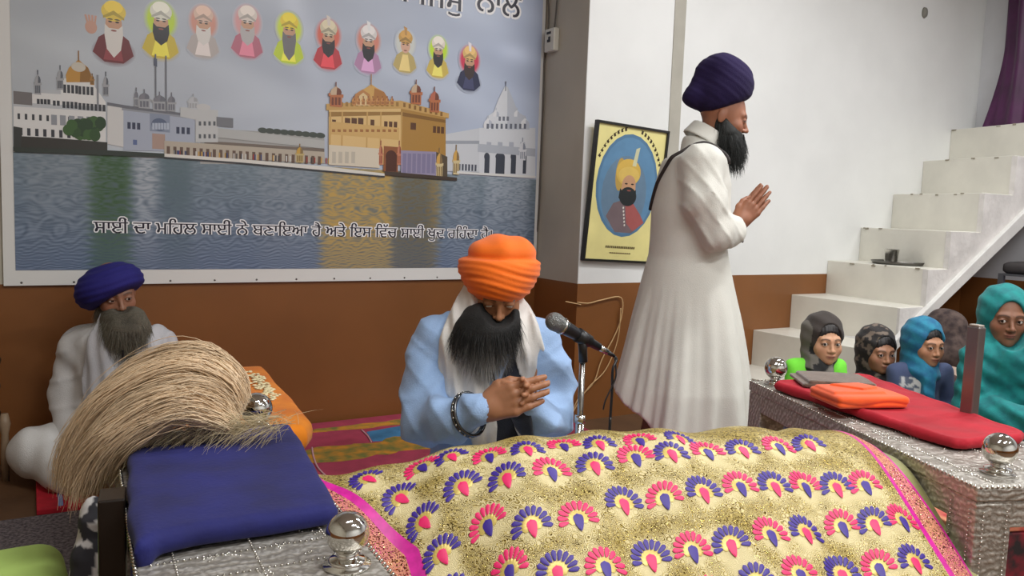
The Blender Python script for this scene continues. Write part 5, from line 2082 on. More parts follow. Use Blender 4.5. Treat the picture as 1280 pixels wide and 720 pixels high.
# ================================================================ the man in the orange turban
def man_orange():
    fr = Frame(607, 2.45)
    q = fr.q
    t = thing('person', 'seated man in orange turban, pale blue kurta and white shawl, head bowed, palms joined', 'person')
    fr.place(t)
    Hd = Head(q(622, 361, -.03), rot(radians(6), radians(31)), .98, skin=(170, 118, 84), lid=.0022, gaze=(0, -.7), brow=(34, 28, 26))
    sk = (172, 120, 88)
    # ---- body (skin)
    wr = q(606, 512, -.30)                      # near wrist
    hf = q(648, 497, -.335) - wr
    nr = np.array([-.25, -1.0, .15])
    def hands(p):
        d = hand(p, wr, hf, (0, .1, 1), nr, 1.10, (.22, .25, .28, .32), .55, .5, -.03)
        o2 = wr + np.array([.006, .040, .004])
        d2 = hand(p, o2, hf + np.array([0.02, 0, .01]), (0, .1, 1), -nr, .98, (.42, .45, .5, .5), .4, .9, .0)
        return np.minimum(d, d2)
    el = q(535, 528, -.14)
    def arm(p):
        return smin(cap(p, el, wr + (0, 0, 0), .045, .029), cap(p, q(690, 525, -.14), wr + np.array([.03, .05, 0]), .045, .028), .01)
    P1 = skin_piece(lambda p: smin(hands(p), cap(p, el, wr, .045, .027), .012), *box_of([q(560, 540, -.40), q(680, 455, -.18)], .01), .0032, sk)
    P2 = skin_piece(Hd.sdf, *box_of([Hd.c], .16), .0036, sk, Hd.color)
    def torso(p):
        d = cap(p, q(607, 565, 0), q(607, 440, 0), .13, .12)
        d = smin(d, cap(p, q(550, 430, 0), q(662, 430, 0), .05, .05), .05)
        d = smin(d, cap(p, q(548, 440, 0), el, .05, .04), .03)
        d = smin(d, cap(p, q(668, 440, 0), q(688, 525, -.12), .05, .04), .03)
        d = smin(d, cap(p, q(612, 400, 0), q(607, 430, 0), .055, .06), .03)
        for sx in (-1, 1):
            d = smin(d, chain(p, [(sx * .09, 0, .14), (sx * .30, -.20, .12), (sx * .06, -.33, .09)], [.08, .06, .04], .03), .04)
        return d
    P3 = skin_piece(torso, (-.45, -.5, .02), (.45, .3, .80), .011, sk)
    merge_body(t, [P1, P2, P3])
    Hd.eyes(t)
    # ---- kurta
    def kurta0(p):
        d = cap(p, q(606, 575, 0), q(606, 440, .01), .175, .15, sc=(1, 1.15, 1))
        d = smin(d, cap(p, q(546, 421, .01), q(667, 421, .01), .062, .062), .07)
        d = smin(d, cap(p, q(612, 398, .0), q(607, 430, .02), .06, .09), .05)
        a = chain(p, [q(545, 430, .0), q(534, 475, -.03), q(533, 527, -.13)], [.070, .072, .070], .03)
        a = smin(a, chain(p, [q(533, 527, -.13), q(560, 526, -.22), wr + (wr - q(640, 505, -.31)) * .30], [.068, .060, .046], .03), .03)
        b = chain(p, [q(672, 432, .0), q(684, 475, -.03), q(690, 521, -.12)], [.066, .068, .060], .03)
        b = smin(b, chain(p, [q(690, 521, -.12), q(672, 520, -.2), q(655, 506, -.25)], [.060, .052, .040], .03), .03)
        d = smin(d, smin(a, b, .02), .03)
        for sx in (-1, 1):
            d = smin(d, chain(p, [(sx * .10, 0, .13), (sx * .31, -.18, .125), (sx * .05, -.34, .10)], [.13, .10, .08], .05), .06)
        return d
    def folds(p):
        x, y, z = p[..., 0], p[..., 1], p[..., 2]
        f = .0045 * np.sin((x * 34 + z * 26 + 2.2 * np.sin(z * 11 + x * 6)))
        f = f + .0035 * np.sin(x * 62 - z * 48 + 2.5 * np.sin(x * 13 + 1))
        f = f + .006 * wob(p, 13, 2)
        f = f + .007 * (1 - np.abs(np.sin(z * 21 + x * 17 * np.sign(x - .01) + 1.5 * np.sin(x * 9 + z * 5)))) ** 3
        f = f + .005 * (1 - np.abs(np.sin(z * 33 - x * 25 * np.sign(x - .01) + 2 * np.sin(z * 8)))) ** 3
        return f
    def kurta(p):
        d = kurta0(p) - folds(p)
        # open cuff
        cut = cap(p, wr + (wr - q(640, 505, -.31)) * -.1, wr + (wr - q(640, 505, -.31)) * .30, .034, .028)
        return smax(d, -cut, .004)
    sculpt('kurta', kurta, (-.50, -.52, .03), (.50, .30, .80), .0075, cloth_mat('pale_blue_cotton', (152, 182, 222)), t)
    # dark waistcoat edge seen between the shawl ends
    def XZ(poly, dy=-.16):
        return [(q(x, y, dy)[0], q(x, y, dy)[2]) for x, y in poly]
    vest_poly = XZ([(607, 452), (618, 470), (640, 452), (660, 470), (668, 555), (610, 555), (622, 500)])
    def vest(p):
        r = poly2(p[..., 0], p[..., 2], vest_poly)
        return smax(smax(kurta0(p) - .012, r, .003), p[..., 1] + .02, .003)
    sculpt('waistcoat', vest, (-.10, -.36, .25), (.20, 0, .72), .006, cloth_mat('navy_cloth', (30, 34, 46)), t)
    shirt_poly = XZ([(607, 440), (641, 440), (622, 488)])
    sculpt('shirt_front', lambda p: smax(smax(kurta0(p) - .017, poly2(p[..., 0], p[..., 2], shirt_poly), .003), p[..., 1] + .02, .003), (-.1, -.36, .4), (.2, 0, .75), .006, cloth_mat('pale_blue_cotton', (152, 182, 222)), t)
    # ---- shawl
    left_poly = XZ([(578, 352), (598, 372), (602, 420), (606, 455), (617, 500), (622, 530), (620, 562), (594, 562), (588, 540), (598, 512), (575, 505), (552, 492), (545, 455), (548, 425), (556, 402), (566, 380)], -.12)
    right_poly = XZ([(648, 372), (660, 384), (674, 410), (682, 440), (684, 476), (674, 500), (660, 516), (648, 510), (652, 480), (645, 455), (640, 430), (646, 395)], -.12)
    tail_poly = XZ([(632, 498), (640, 498), (656, 530), (668, 560), (654, 560), (644, 540)], -.16)
    def torso0(p):
        d = cap(p, q(606, 575, 0), q(606, 440, .01), .175, .15, sc=(1, 1.15, 1))
        d = smin(d, cap(p, q(546, 421, .01), q(667, 421, .01), .062, .062), .07)
        return smin(d, cap(p, q(612, 398, .0), q(607, 430, .02), .06, .09), .05)
    def base2(p):
        return smin(torso0(p), cap(p, q(612, 385, .02), q(609, 418, .02), .082, .105), .05)
    def shawl(p):
        k = base2(p)
        x, z = p[..., 0], p[..., 2]
        r = np.minimum(poly2(x, z, left_poly), poly2(x, z, right_poly))
        fold = .006 * np.sin(x * 105 + 3 * np.sin(z * 9) + z * 12) + .003 * np.sin(x * 210 + z * 20)
        front = smax(smax(k - .024 - fold, r, .006), p[..., 1] - .06, .004)
        neck = smax(smax(smax(k - .022, np.abs(z - (q(0, 400)[2])) - .05, .01), -p[..., 1] - .0, .01), np.abs(x - q(612, 400)[0]) - .135, .01)
        tl = smax(smax(k - .026 - fold * .4, poly2(x, z, tail_poly), .004), p[..., 1], .004)
        d = np.minimum(smin(front, neck, .02), tl)
        return d
    sculpt('shawl', shawl, (-.32, -.42, .24), (.34, .24, .88), .0062, cloth_mat('white_muslin', (216, 212, 206), .85, var=.04), t)
    # ---- steel bracelet over the cuff
    ax = (wr - q(560, 526, -.22)); c = wr - ax * .42; ax = ax / np.linalg.norm(ax)
    side = np.cross(ax, [0, 1, 0]); side /= np.linalg.norm(side)
    oth = np.cross(ax, side)
    mb = MB()
    for dd in (-.005, .005):
        mb.tube([c + ax * dd + .060 * (cos(a) * side + sin(a) * oth) for a in np.linspace(0, 2 * pi, 33)], .0048, 8)
    bg = mb.build('bracelet', mat('dark_steel', (96, 98, 100), .25, .9), t, True)
    mb = MB()
    for a in np.linspace(0, 2 * pi, 20, endpoint=False):
        mb.sphere(c + .0645 * (cos(a) * side + sin(a) * oth), .0034, 8, 6)
    mb.build('studs', M_steel, bg, True)
    # ---- turban
    tm = mat('orange_turban_cloth', (250, 114, 6), .8, bump=.3, bscale=200, var=.10, vscale=6, stretch=(1, 1, 5), sheen=.15)
    def turban(p):
        a = ell(p, q(624, 333, -.01), (.126, .145, .086))
        a = smin(a, ell(p, q(624, 352, -.035), (.098, .128, .070)), .03)
        a = smax(a, -(p[..., 2] - q(0, 375)[2] - .22 * (p[..., 1] + .10) + .05 * np.abs(p[..., 0] - .04)), .012)
        zz = p[..., 2] + .10 * p[..., 0] - .012 * np.cos(p[..., 0] * 17) + .02 * p[..., 1]
        g = .0022 * np.sin(zz * 330 + 1.2 * np.sin(p[..., 0] * 22)) + .0016 * np.sin(zz * 190 + 2)
        a = a - g * .7
        rim = q(0, 307)[2]
        top = ell(p, q(629, 316, -.0), (.104, .125, .056)) - .003 * np.sin(p[..., 0] * 75 + 20 * p[..., 1])
        top = smax(top, -(p[..., 2] - rim + .03), .01)
        a = smax(a, p[..., 2] - rim - .018 * (np.abs(p[..., 0] - .03) < .5) , .018)
        return smin(a, top, .010)
    sculpt('turban', turban, *box_of([q(624, 340, .02)], .19), .0042, tm, t)
    # ---- beard
    def bd(p):
        a = ell(p, q(611, 408, -.10), (.086, .056, .072))
        a = smin(a, cap(p, q(592, 386, -.05), q(586, 412, -.09), .022, .045), .03)
        a = smin(a, cap(p, q(641, 385, -.055), q(634, 408, -.09), .016, .034), .03)
        a = smin(a, cap(p, q(606, 420, -.12), q(608, 446, -.135), .066, .030), .04)
        face = Hd.loc(p)
        open_ = ell(face, (0.0, -.105, .022), (.058, .085, .060))
        a = smax(a, -open_, .008)
        return a - .005 * wob(p, 60)
    zb0, zb1 = q(0, 436)[2], q(0, 384)[2]
    def bc(V):
        k = np.clip((V[:, 2] - zb0) / (zb1 - zb0), 0, 1)[:, None]
        lo_, hi_ = np.array(lin((205, 200, 192))), np.array(lin((30, 29, 28)))
        c = lo_ * (1 - k) + hi_ * k
        return c
    beard(t, bd, *box_of([q(606, 415, -.1)], .17), .0055, bc, 6500, .060, keep=lambda V: V[:, 1] < .02)
    # moustache
    mc = Hd.w((0, -.103, -.044))
    pts = np.array([mc + Hd.M @ np.array([sx * (.002 + .03 * RNG.rand()), -.002 + .004 * RNG.rand(), -.002 - .006 * RNG.rand()]) for sx in RNG.choice([-1, 1], 900)])
    dr = np.array([Hd.M @ np.array([np.sign((Hd.loc(p_.astype(np.float32))[0])) * .9, -.1, -.55]) for p_ in pts])
    strands('moustache', pts, dr, .026, mat('beard_hair', (255, 255, 255), .5, attr='Col'), t, .0006, 5, .15, .2, np.tile(np.array(lin((38, 34, 32))), (900, 1)))


man_orange()


# ================================================================ the standing man
def man_standing():
    fr = Frame(866, 3.3)
    q = fr.q
    t = thing('person', 'standing man in purple turban and long white robe, in profile, palms pressed together', 'person')
    fr.place(t)
    sk = (150, 98, 72)
    Hd = Head(q(903, 147, 0), rot(radians(84), radians(14)), .96, skin=(156, 104, 78), lid=.0045, gaze=(0, -.2), brow=(26, 22, 22))
    rows = np.array([(160, 868, 892), (172, 856, 896), (184, 842, 901), (200, 829, 906), (230, 820, 912), (262, 815, 911), (300, 813, 907), (320, 811, 909), (360, 800, 917), (400, 789, 925), (440, 779, 931), (480, 769, 936), (505, 763, 938), (530, 757, 940), (560, 750, 942)], float)
    zr, xl, xr = [], [], []
    for y, a, b in rows:
        A_, B_ = q(a, y), q(b, y)
        zr.append((A_[2] + B_[2]) / 2); xl.append(A_[0]); xr.append(B_[0])
    zr, xl, xr = np.array(zr)[::-1], np.array(xl)[::-1], np.array(xr)[::-1]
    ay_ = np.interp(rows[::-1, 0], [160, 184, 200, 262, 320, 400, 480, 560], [.06, .15, .19, .18, .17, .21, .26, .28])
    hem = [(q(x, y)[0], q(x, y)[2]) for x, y in ((740, 484), (768, 487), (800, 517), (812, 527), (860, 530), (937, 528), (960, 528))]
    hx, hz_ = np.array([h[0] for h in hem]), np.array([h[1] for h in hem])
    def robe0(p):
        x, y, z = p[..., 0], p[..., 1], p[..., 2]
        L, R = np.interp(z, zr, xl), np.interp(z, zr, xr)
        cx, ax = (L + R) / 2, (R - L) / 2
        ay = np.interp(z, zr, ay_)
        th = np.arctan2(y / ay, (x - cx) / ax)
        lowr = np.clip((q(0, 320)[2] - z) / .75, 0, 1)
        f = lowr * (.022 * np.sin(7 * th + 1.5 + z * 1.2) + .012 * np.sin(13 * th - 1.4 * z + 1) + .007 * np.sin(29 * th + 3 * np.sin(th * 3)))
        rr = np.sqrt(((x - cx) / ax) ** 2 + (y / ay) ** 2)
        d = (rr - 1) * np.minimum(ax, ay) * .92 - f
        d = smax(d, z - q(0, 165)[2], .03)
        return d
    wr = q(923, 279, -.035)
    hf = q(958, 240, -.03) - wr
    eln = q(897, 292, -.20)
    def robe(p):
        x, z = p[..., 0], p[..., 2]
        d = robe0(p)
        d = smin(d, cap(p, q(880, 200, -.155), q(874, 200, .155), .060, .060), .06)
        d = smin(d, cap(p, q(888, 160, 0), q(876, 182, 0), .058, .080), .04)
        a = chain(p, [q(876, 206, -.165), q(880, 250, -.20), eln], [.072, .076, .062], .03)
        a = smin(a, chain(p, [eln, q(912, 289, -.13), wr + (wr - q(958, 240, -.035)) * .10], [.064, .054, .038], .03), .025)
        b = chain(p, [q(880, 206, .165), q(886, 250, .20), q(902, 290, .20)], [.072, .070, .056], .03)
        b = smin(b, chain(p, [q(902, 290, .20), q(914, 285, .12), wr + np.array([-.01, .07, 0])], [.056, .050, .040], .03), .025)
        fold = .0025 * np.sin(x * 60 - z * 32 + 2 * np.sin(z * 9)) + .0018 * np.sin(x * 95 + z * 30)
        fold = fold + .007 * (1 - np.abs(np.sin(z * 24 + x * 34 + 1.4 * np.sin(z * 11 + x * 8)))) ** 3
        d = smin(d, smin(a, b, .02) - fold, .03)
        d = d - .0022 * wob(p * np.array([1, 1, .35], np.float32), 20)
        hz2 = np.interp(x, hx, hz_)
        d = smax(d, hz2 - z + .01 * np.sin(x * 50), .008)
        inner = smax(robe0(p) + .022, z - q(0, 440)[2], .02)
        d = smax(d, -inner, .006)
        cut = cap(p, wr, wr + (wr - q(958, 240, -.035)) * .2, .031, .031)
        return smax(d, -cut, .004)
    sculpt('robe', robe, (-.42, -.36, .14), (.40, .36, q(0, 140)[2]), .0085, cloth_mat('white_robe_cotton', (214, 213, 204), .8, var=.04), t)
    # skirt opening line and collar
    # raised collar band
    def collar(p):
        d = cap(p, q(889, 158, 0), q(876, 178, 0), .062, .080, sc=(1, 1, 1))
        ring = smax(d - .006, -(d + .003), .002)
        return smax(ring, np.abs((p - q(882, 170)) @ np.array([.5, 0, .86], np.float32)) - .030, .004)
    sculpt('collar', collar, *box_of([q(882, 168)], .13), .005, cloth_mat('white_robe_cotton', (214, 213, 204)), t)
    # dark strap over the shoulder, laid on the robe
    def push(P, fn, off):
        P = np.array(P, np.float32)
        for _ in range(12):
            d = fn(P[None, None])[0, 0]
            g = np.stack([(fn((P + e)[None, None])[0, 0] - fn((P - e)[None, None])[0, 0]) / .008 for e in (np.eye(3, dtype=np.float32) * .004)], -1)
            g /= np.linalg.norm(g, axis=1)[:, None] + 1e-6
            P = P - g * (d - off)[:, None] * .7
        return P
    path = [q(x, y, dy) for x, y, dy in ((812, 262, .02), (815, 238, -.02), (822, 218, -.06), (834, 199, -.10), (850, 185, -.11), (866, 178, -.10), (878, 184, -.10), (886, 196, -.10), (892, 214, -.09))]
    fine = []
    for i in range(len(path) - 1):
        for s_ in np.linspace(0, 1, 6, endpoint=False):
            fine.append(path[i] * (1 - s_) + path[i + 1] * s_)
    MB().tube(list(push(fine, robe, .003)), .0085, 8).build('strap', mat('black_webbing', (44, 36, 34), .7), t, True)
    # ---- body
    def hands(p):
        nr = np.array([.05, -1, .0])
        d = hand(p, wr + np.array([0, -.012, 0]), hf, (-1, 0, 1), nr, .98, (.03, .05, .07, .12), .5, .3, .015)
        d2 = hand(p, wr + np.array([.006, .040, .002]), hf + np.array([.012, 0, .012]), (-1, 0, 1), -nr + np.array([0, 0, .0]), 1.0, (.06, .05, .05, .04), .4, .2, .05)
        return np.minimum(d, d2)
    P1 = skin_piece(lambda p: smin(hands(p), cap(p, eln, wr, .040, .026), .01), *box_of([q(905, 295, -.06), q(972, 222, .06)], .015), .0032, sk)
    P2 = skin_piece(Hd.sdf, *box_of([Hd.c], .16), .0038, sk, Hd.color)
    def legs(p):
        d = cap(p, q(875, 320, 0), q(872, 210, 0), .10, .10)
        hipz = q(0, 350)[2]
        back = [q(858, 350, .08), q(838, 450, .08)]
        d = smin(d, chain(p, [back[0], back[1], (q(815, 500)[0], .08, .09)], [.09, .062, .040], .03), .03)
        d = smin(d, chain(p, [q(872, 350, -.07), (.06, -.08, .48), (.09, -.08, .09)], [.070, .055, .040], .03), .03)
        for (x, y) in ((q(815, 500)[0], .08), (.09, -.08)):
            d = smin(d, cap(p, (x - .03, y, .045), (x + .05, y, .05), .042, .040), .03)
            d = smin(d, cap(p, (x + .02, y, .035), (x + .14, y, .028), .036, .026, ), .03)
            for k in range(5):
                yy = y + (k - 2) * .017 * (1 if y < 0 else 1)
                d = smin(d, cap(p, (x + .12, yy, .022), (x + .165 - .008 * abs(k - 1.5), yy, .014), .012, .010), .006)
        d = smax(d, -p[..., 2] + .002, .004)
        d = smin(d, cap(p, q(885, 185, 0), q(890, 160, 0), .055, .052), .03)
        d = smin(d, chain(p, [q(878, 204, .14), q(897, 290, .19)], [.05, .04], .02), .03)
        d = smin(d, chain(p, [q(878, 204, -.14), eln], [.05, .04], .02), .03)
        return d
    P3 = skin_piece(legs, (-.36, -.30, -.01), (.34, .30, q(0, 145)[2]), .0095, (120, 78, 56))
    merge_body(t, [P1, P2, P3])
    Hd.eyes(t)
    # black thread on the wrist
    ax = hf / np.linalg.norm(hf)
    s1 = np.cross(ax, [0, 1, 0]); s1 /= np.linalg.norm(s1)
    s2 = np.cross(ax, s1)
    cc = q(919, 284, -.045)
    pts = [cc + .040 * (cos(a) * s1 + sin(a) * s2) for a in np.linspace(0, 2 * pi, 25)]
    mb = MB().tube(pts, .0032, 8)
    mb.tube([q(926, 286, -.08), q(922, 293, -.085), q(924, 300, -.085), q(929, 302, -.085)], [.003, .003, .004, .006], 8)
    mb.build('wrist_cord', M_dark, t, True)
    # ---- turban
    tm = mat('purple_turban_cloth', (27, 11, 60), .95, bump=.3, bscale=220, var=.10, vscale=5)
    def turban(p):
        a = ell(p, q(908, 107, 0), (.108, .105, .112))
        a = smin(a, ell(p, q(897, 124, 0), (.088, .098, .076)), .04)
        a = smin(a, ell(p, q(898, 83, 0), (.055, .075, .045)), .05)
        a = smin(a, ell(p, q(866, 122, 0), (.034, .045, .026)), .04)
        a = smin(a, cap(p, q(880, 90), q(868, 120), .03, .03), .05)
        x, z = p[..., 0], p[..., 2]
        u_ = z * .8 + x * .55
        a = a - .0007 * np.sin(u_ * 150 + 2 * np.sin(x * 18)) - .0005 * np.sin(u_ * 300 + 1)
        # lower edge rises toward the brow
        A1, B1 = q(874, 146), q(928, 128)
        n = np.array([-(B1[2] - A1[2]), 0, B1[0] - A1[0]], np.float32); n /= np.linalg.norm(n)
        cut = -((p - A1.astype(np.float32)) @ n)
        return smax(a, cut - .0, .02)
    sculpt('turban', turban, *box_of([q(900, 108)], .20), .0046, tm, t)
    def bd(p):
        a = chain(p, [q(897, 160, 0), q(908, 178, 0), q(917, 196, 0)], [.040, .056, .024], .03)
        a = smin(a, ell(p, q(914, 180, 0), (.052, .055, .072)), .03)
        a = smin(a, cap(p, q(899, 150, 0), q(903, 168, 0), .030, .044, sc=(1, .45, 1)), .03)
        f = Hd.loc(p)
        a = smax(a, -ell(f, (0, -.105, .004), (.09, .060, .050)), .01)
        return a - .004 * wob(p, 60)
    def bc(V):
        c = np.tile(np.array(lin((42, 44, 42))), (len(V), 1))
        k = np.clip((q(0, 175)[2] - V[:, 2]) / .12, 0, 1)[:, None]
        return c * (1 - k) + np.array(lin((74, 78, 74))) * k
    beard(t, bd, *box_of([q(908, 180)], .16), .0052, bc, 4200, .050, keep=lambda V: V[:, 0] > q(893, 160)[0])
    mc = []
    for k in range(500):
        sx = RNG.choice([-1, 1])
        mc.append((sx * (.003 + .026 * RNG.rand()), -.103 + .002 * RNG.rand() + .0, -.046 - .005 * RNG.rand()))
    mc = np.array(mc)
    pts = np.array([Hd.w(m_) for m_ in mc])
    dr = np.array([Hd.M @ np.array([np.sign(m_[0]) * .8, -.15, -.7]) for m_ in mc])
    strands('moustache', pts, dr, .024, mat('beard_hair', (255, 255, 255), .5, attr='Col'), t, .0007, 5, .15, .2, np.tile(np.array(lin((34, 32, 32))), (500, 1)))


man_standing()


# ================================================================ the man at left
def man_left():
    fr = Frame(146, 3.1)
    q = fr.q
    t = thing('person', 'seated man at left in navy blue turban and white clothes with a long grey beard', 'person')
    fr.place(t)
    sk = (150, 104, 80)
    Hd = Head(q(142, 367, -.01), rot(radians(42), radians(12), radians(-6)), .96, skin=(150, 106, 82), lid=.0032, gaze=(.2, -.1), brow=(70, 62, 56))
    def torso(p):
        d = cap(p, q(148, 570), q(147, 440), .12, .11)
        d = smin(d, cap(p, q(100, 432), q(192, 432), .05, .05), .05)
        d = smin(d, cap(p, q(146, 405), q(147, 430), .055, .06), .03)
        for sx in (-1, 1):
            d = smin(d, chain(p, [(sx * .09, 0, .12), (sx * .24, -.14, .11), (sx * .05, -.28, .07)], [.075, .058, .04], .03), .04)
            d = smin(d, cap(p, (sx * .05, -.28, .06), (-sx * .08, -.30, .05), .035, .028), .02)
        return d
    P3 = skin_piece(torso, (-.42, -.45, .02), (.42, .3, .62), .011, sk)
    wl, wr2 = q(130, 560, -.24), q(168, 560, -.24)
    P1 = skin_piece(lambda p: np.minimum(smin(hand(p, wl, (.8, -.4, -.3), (0, -.5, .8), (0.1, -.6, .8), .95, (.3, .3, .32, .35)), cap(p, q(98, 525, -.1), wl, .035, .026), .01),
                                         smin(hand(p, wr2, (-.8, -.4, -.3), (0, -.5, .8), (-.1, -.6, .8), .95, (.3, .3, .32, .35)), cap(p, q(200, 520, -.1), wr2, .035, .026), .01)),
                    *box_of([q(95, 585, -.36), q(205, 510, -.12)], .02), .005, sk)
    P2 = skin_piece(Hd.sdf, *box_of([Hd.c], .16), .004, sk, Hd.color)
    merge_body(t, [P1, P2, P3])
    Hd.eyes(t)
    def shirt0(p):
        d = cap(p, q(147, 580), q(147, 452), .175, .155, sc=(1, 1.2, 1))
        d = smin(d, cap(p, q(102, 433), q(190, 433), .062, .060), .07)
        d = smin(d, cap(p, q(143, 408), q(146, 436), .058, .09), .05)
        a = chain(p, [q(98, 440), q(84, 490, -.02), q(88, 540, -.08)], [.070, .062, .055], .03)
        a = smin(a, chain(p, [q(88, 540, -.08), q(128, 560, -.22)], [.055, .042], .03), .03)
        b = chain(p, [q(195, 438), q(206, 490, -.02), q(206, 535, -.08)], [.066, .060, .055], .03)
        b = smin(b, chain(p, [q(206, 535, -.08), q(170, 558, -.22)], [.055, .042], .03), .03)
        return smin(d, smin(a, b, .02), .03)
    def shirt(p):
        x, z = p[..., 0], p[..., 2]
        f = .003 * np.sin(x * 46 + z * 30 + 2 * np.sin(z * 14)) + .004 * wob(p, 14, 3) + .007 * (1 - np.abs(np.sin(z * 23 + x * 19 * np.sign(x) + 1.5 * np.sin(x * 9 + z * 5)))) ** 3
        return smax(shirt0(p) - f, -(z - .08), .02)
    sculpt('shirt', shirt, (-.42, -.42, .05), (.42, .30, .64), .008, cloth_mat('white_shirt_cotton', (208, 207, 206)), t)
    def trousers(p):
        d = cap(p, (0, .02, .13), (0, 0, .2), .16, .14)
        for sx in (-1, 1):
            d = smin(d, chain(p, [(sx * .10, 0, .13), (sx * .235, -.15, .120), (sx * .05, -.28, .075)], [.115, .085, .062], .04), .04)
        d = d - .005 * wob(p, 18, 1) - .003 * np.sin(p[..., 0] * 70 + 30 * p[..., 1])
        return smax(d, -(p[..., 2] - .022), .01)
    sculpt('trousers', trousers, (-.45, -.42, .0), (.45, .28, .38), .009, cloth_mat('white_trouser_cotton', (206, 205, 202)), t)
    def XZ(poly, dy=-.12):
        return [(q(x, y, dy)[0], q(x, y, dy)[2]) for x, y in poly]
    lp = XZ([(118, 392), (128, 402), (134, 430), (148, 470), (150, 530), (108, 530), (104, 470), (108, 425)])
    rp_ = XZ([(176, 405), (196, 420), (202, 470), (198, 530), (172, 530), (170, 470), (166, 430)])
    def shawl(p):
        k = smin(shirt0(p), cap(p, q(143, 400), q(146, 430), .070, .10), .05)
        x, z = p[..., 0], p[..., 2]
        r = np.minimum(poly2(x, z, lp), poly2(x, z, rp_))
        f = .005 * np.sin(x * 120 + 2 * np.sin(z * 12))
        fr_ = smax(smax(k - .018 - f, r, .005), p[..., 1] - .05, .004)
        nk = smax(smax(k - .016, np.abs(z - q(0, 414)[2]) - .04, .01), -p[..., 1], .01)
        return smin(fr_, nk, .015)
    sculpt('shawl', shawl, (-.24, -.36, .12), (.28, .24, .68), .007, cloth_mat('grey_white_muslin', (192, 192, 196)), t)
    MB().box(0, 0, 0, .006, .006, .03).build('button_gap', M_dark, t).location = tuple(q(152, 448, -.165))
    tm = mat('navy_turban_cloth', (30, 26, 112), .85, bump=.3, bscale=220, var=.10, vscale=5)
    M2 = np.array(Matrix.Rotation(radians(-24), 3, 'Y'))
    def turban(p):
        a = ell(p, q(137, 358, -.03), (.118, .142, .086), M2)
        a = smin(a, ell(p, q(118, 371, .0), (.060, .075, .048)), .04)
        a = smin(a, ell(p, q(150, 351, -.045), (.066, .10, .060), M2), .03)
        l = (p - q(137, 359, 0).astype(np.float32)) @ M2.astype(np.float32)
        a = a - .0018 * np.sin(l[..., 2] * 260 + 2 * np.sin(l[..., 0] * 18)) 
        A1, B1 = q(122, 388), q(170, 360)
        n = np.array([-(B1[2] - A1[2]), 0, B1[0] - A1[0]], np.float32); n /= np.linalg.norm(n)
        return smax(a, -((p - A1.astype(np.float32)) @ n), .018)
    sculpt('turban', turban, *box_of([q(136, 360)], .19), .0050, tm, t)
    def bd(p):
        a = ell(p, q(156, 406, -.07), (.090, .065, .075))
        a = smin(a, cap(p, q(131, 385, -.03), q(140, 410, -.05), .030, .040), .03)
        a = smin(a, cap(p, q(160, 415, -.09), q(160, 432, -.10), .060, .028), .04)
        f = Hd.loc(p)
        a = smax(a, -ell(f, (0, -.105, .022), (.056, .080, .058)), .008)
        return a - .005 * wob(p, 60)
    def bc(V):
        c = np.tile(np.array(lin((122, 116, 100))), (len(V), 1))
        f = Hd.loc(V.astype(np.float32))
        k = np.exp(-(f[:, 0] / .04) ** 2 - ((f[:, 2] + .06) / .035) ** 2)[:, None]
        return c * (1 - .6 * k) + np.array(lin((60, 56, 50))) * .6 * k
    beard(t, bd, *box_of([q(156, 408, -.07)], .16), .0056, bc, 4500, .055, keep=lambda V: V[:, 1] < .03)
    mc = []
    for k in range(500):
        sx = RNG.choice([-1, 1])
        mc.append((sx * (.003 + .026 * RNG.rand()), -.103 + .002 * RNG.rand(), -.046 - .005 * RNG.rand()))
    mc = np.array(mc)
    pts = np.array([Hd.w(m_) for m_ in mc])
    dr = np.array([Hd.M @ np.array([np.sign(m_[0]) * .8, -.15, -.7]) for m_ in mc])
    strands('moustache', pts, dr, .024, mat('beard_hair', (255, 255, 255), .5, attr='Col'), t, .0007, 5, .15, .2, np.tile(np.array(lin((96, 88, 76))), (500, 1)))


man_left()


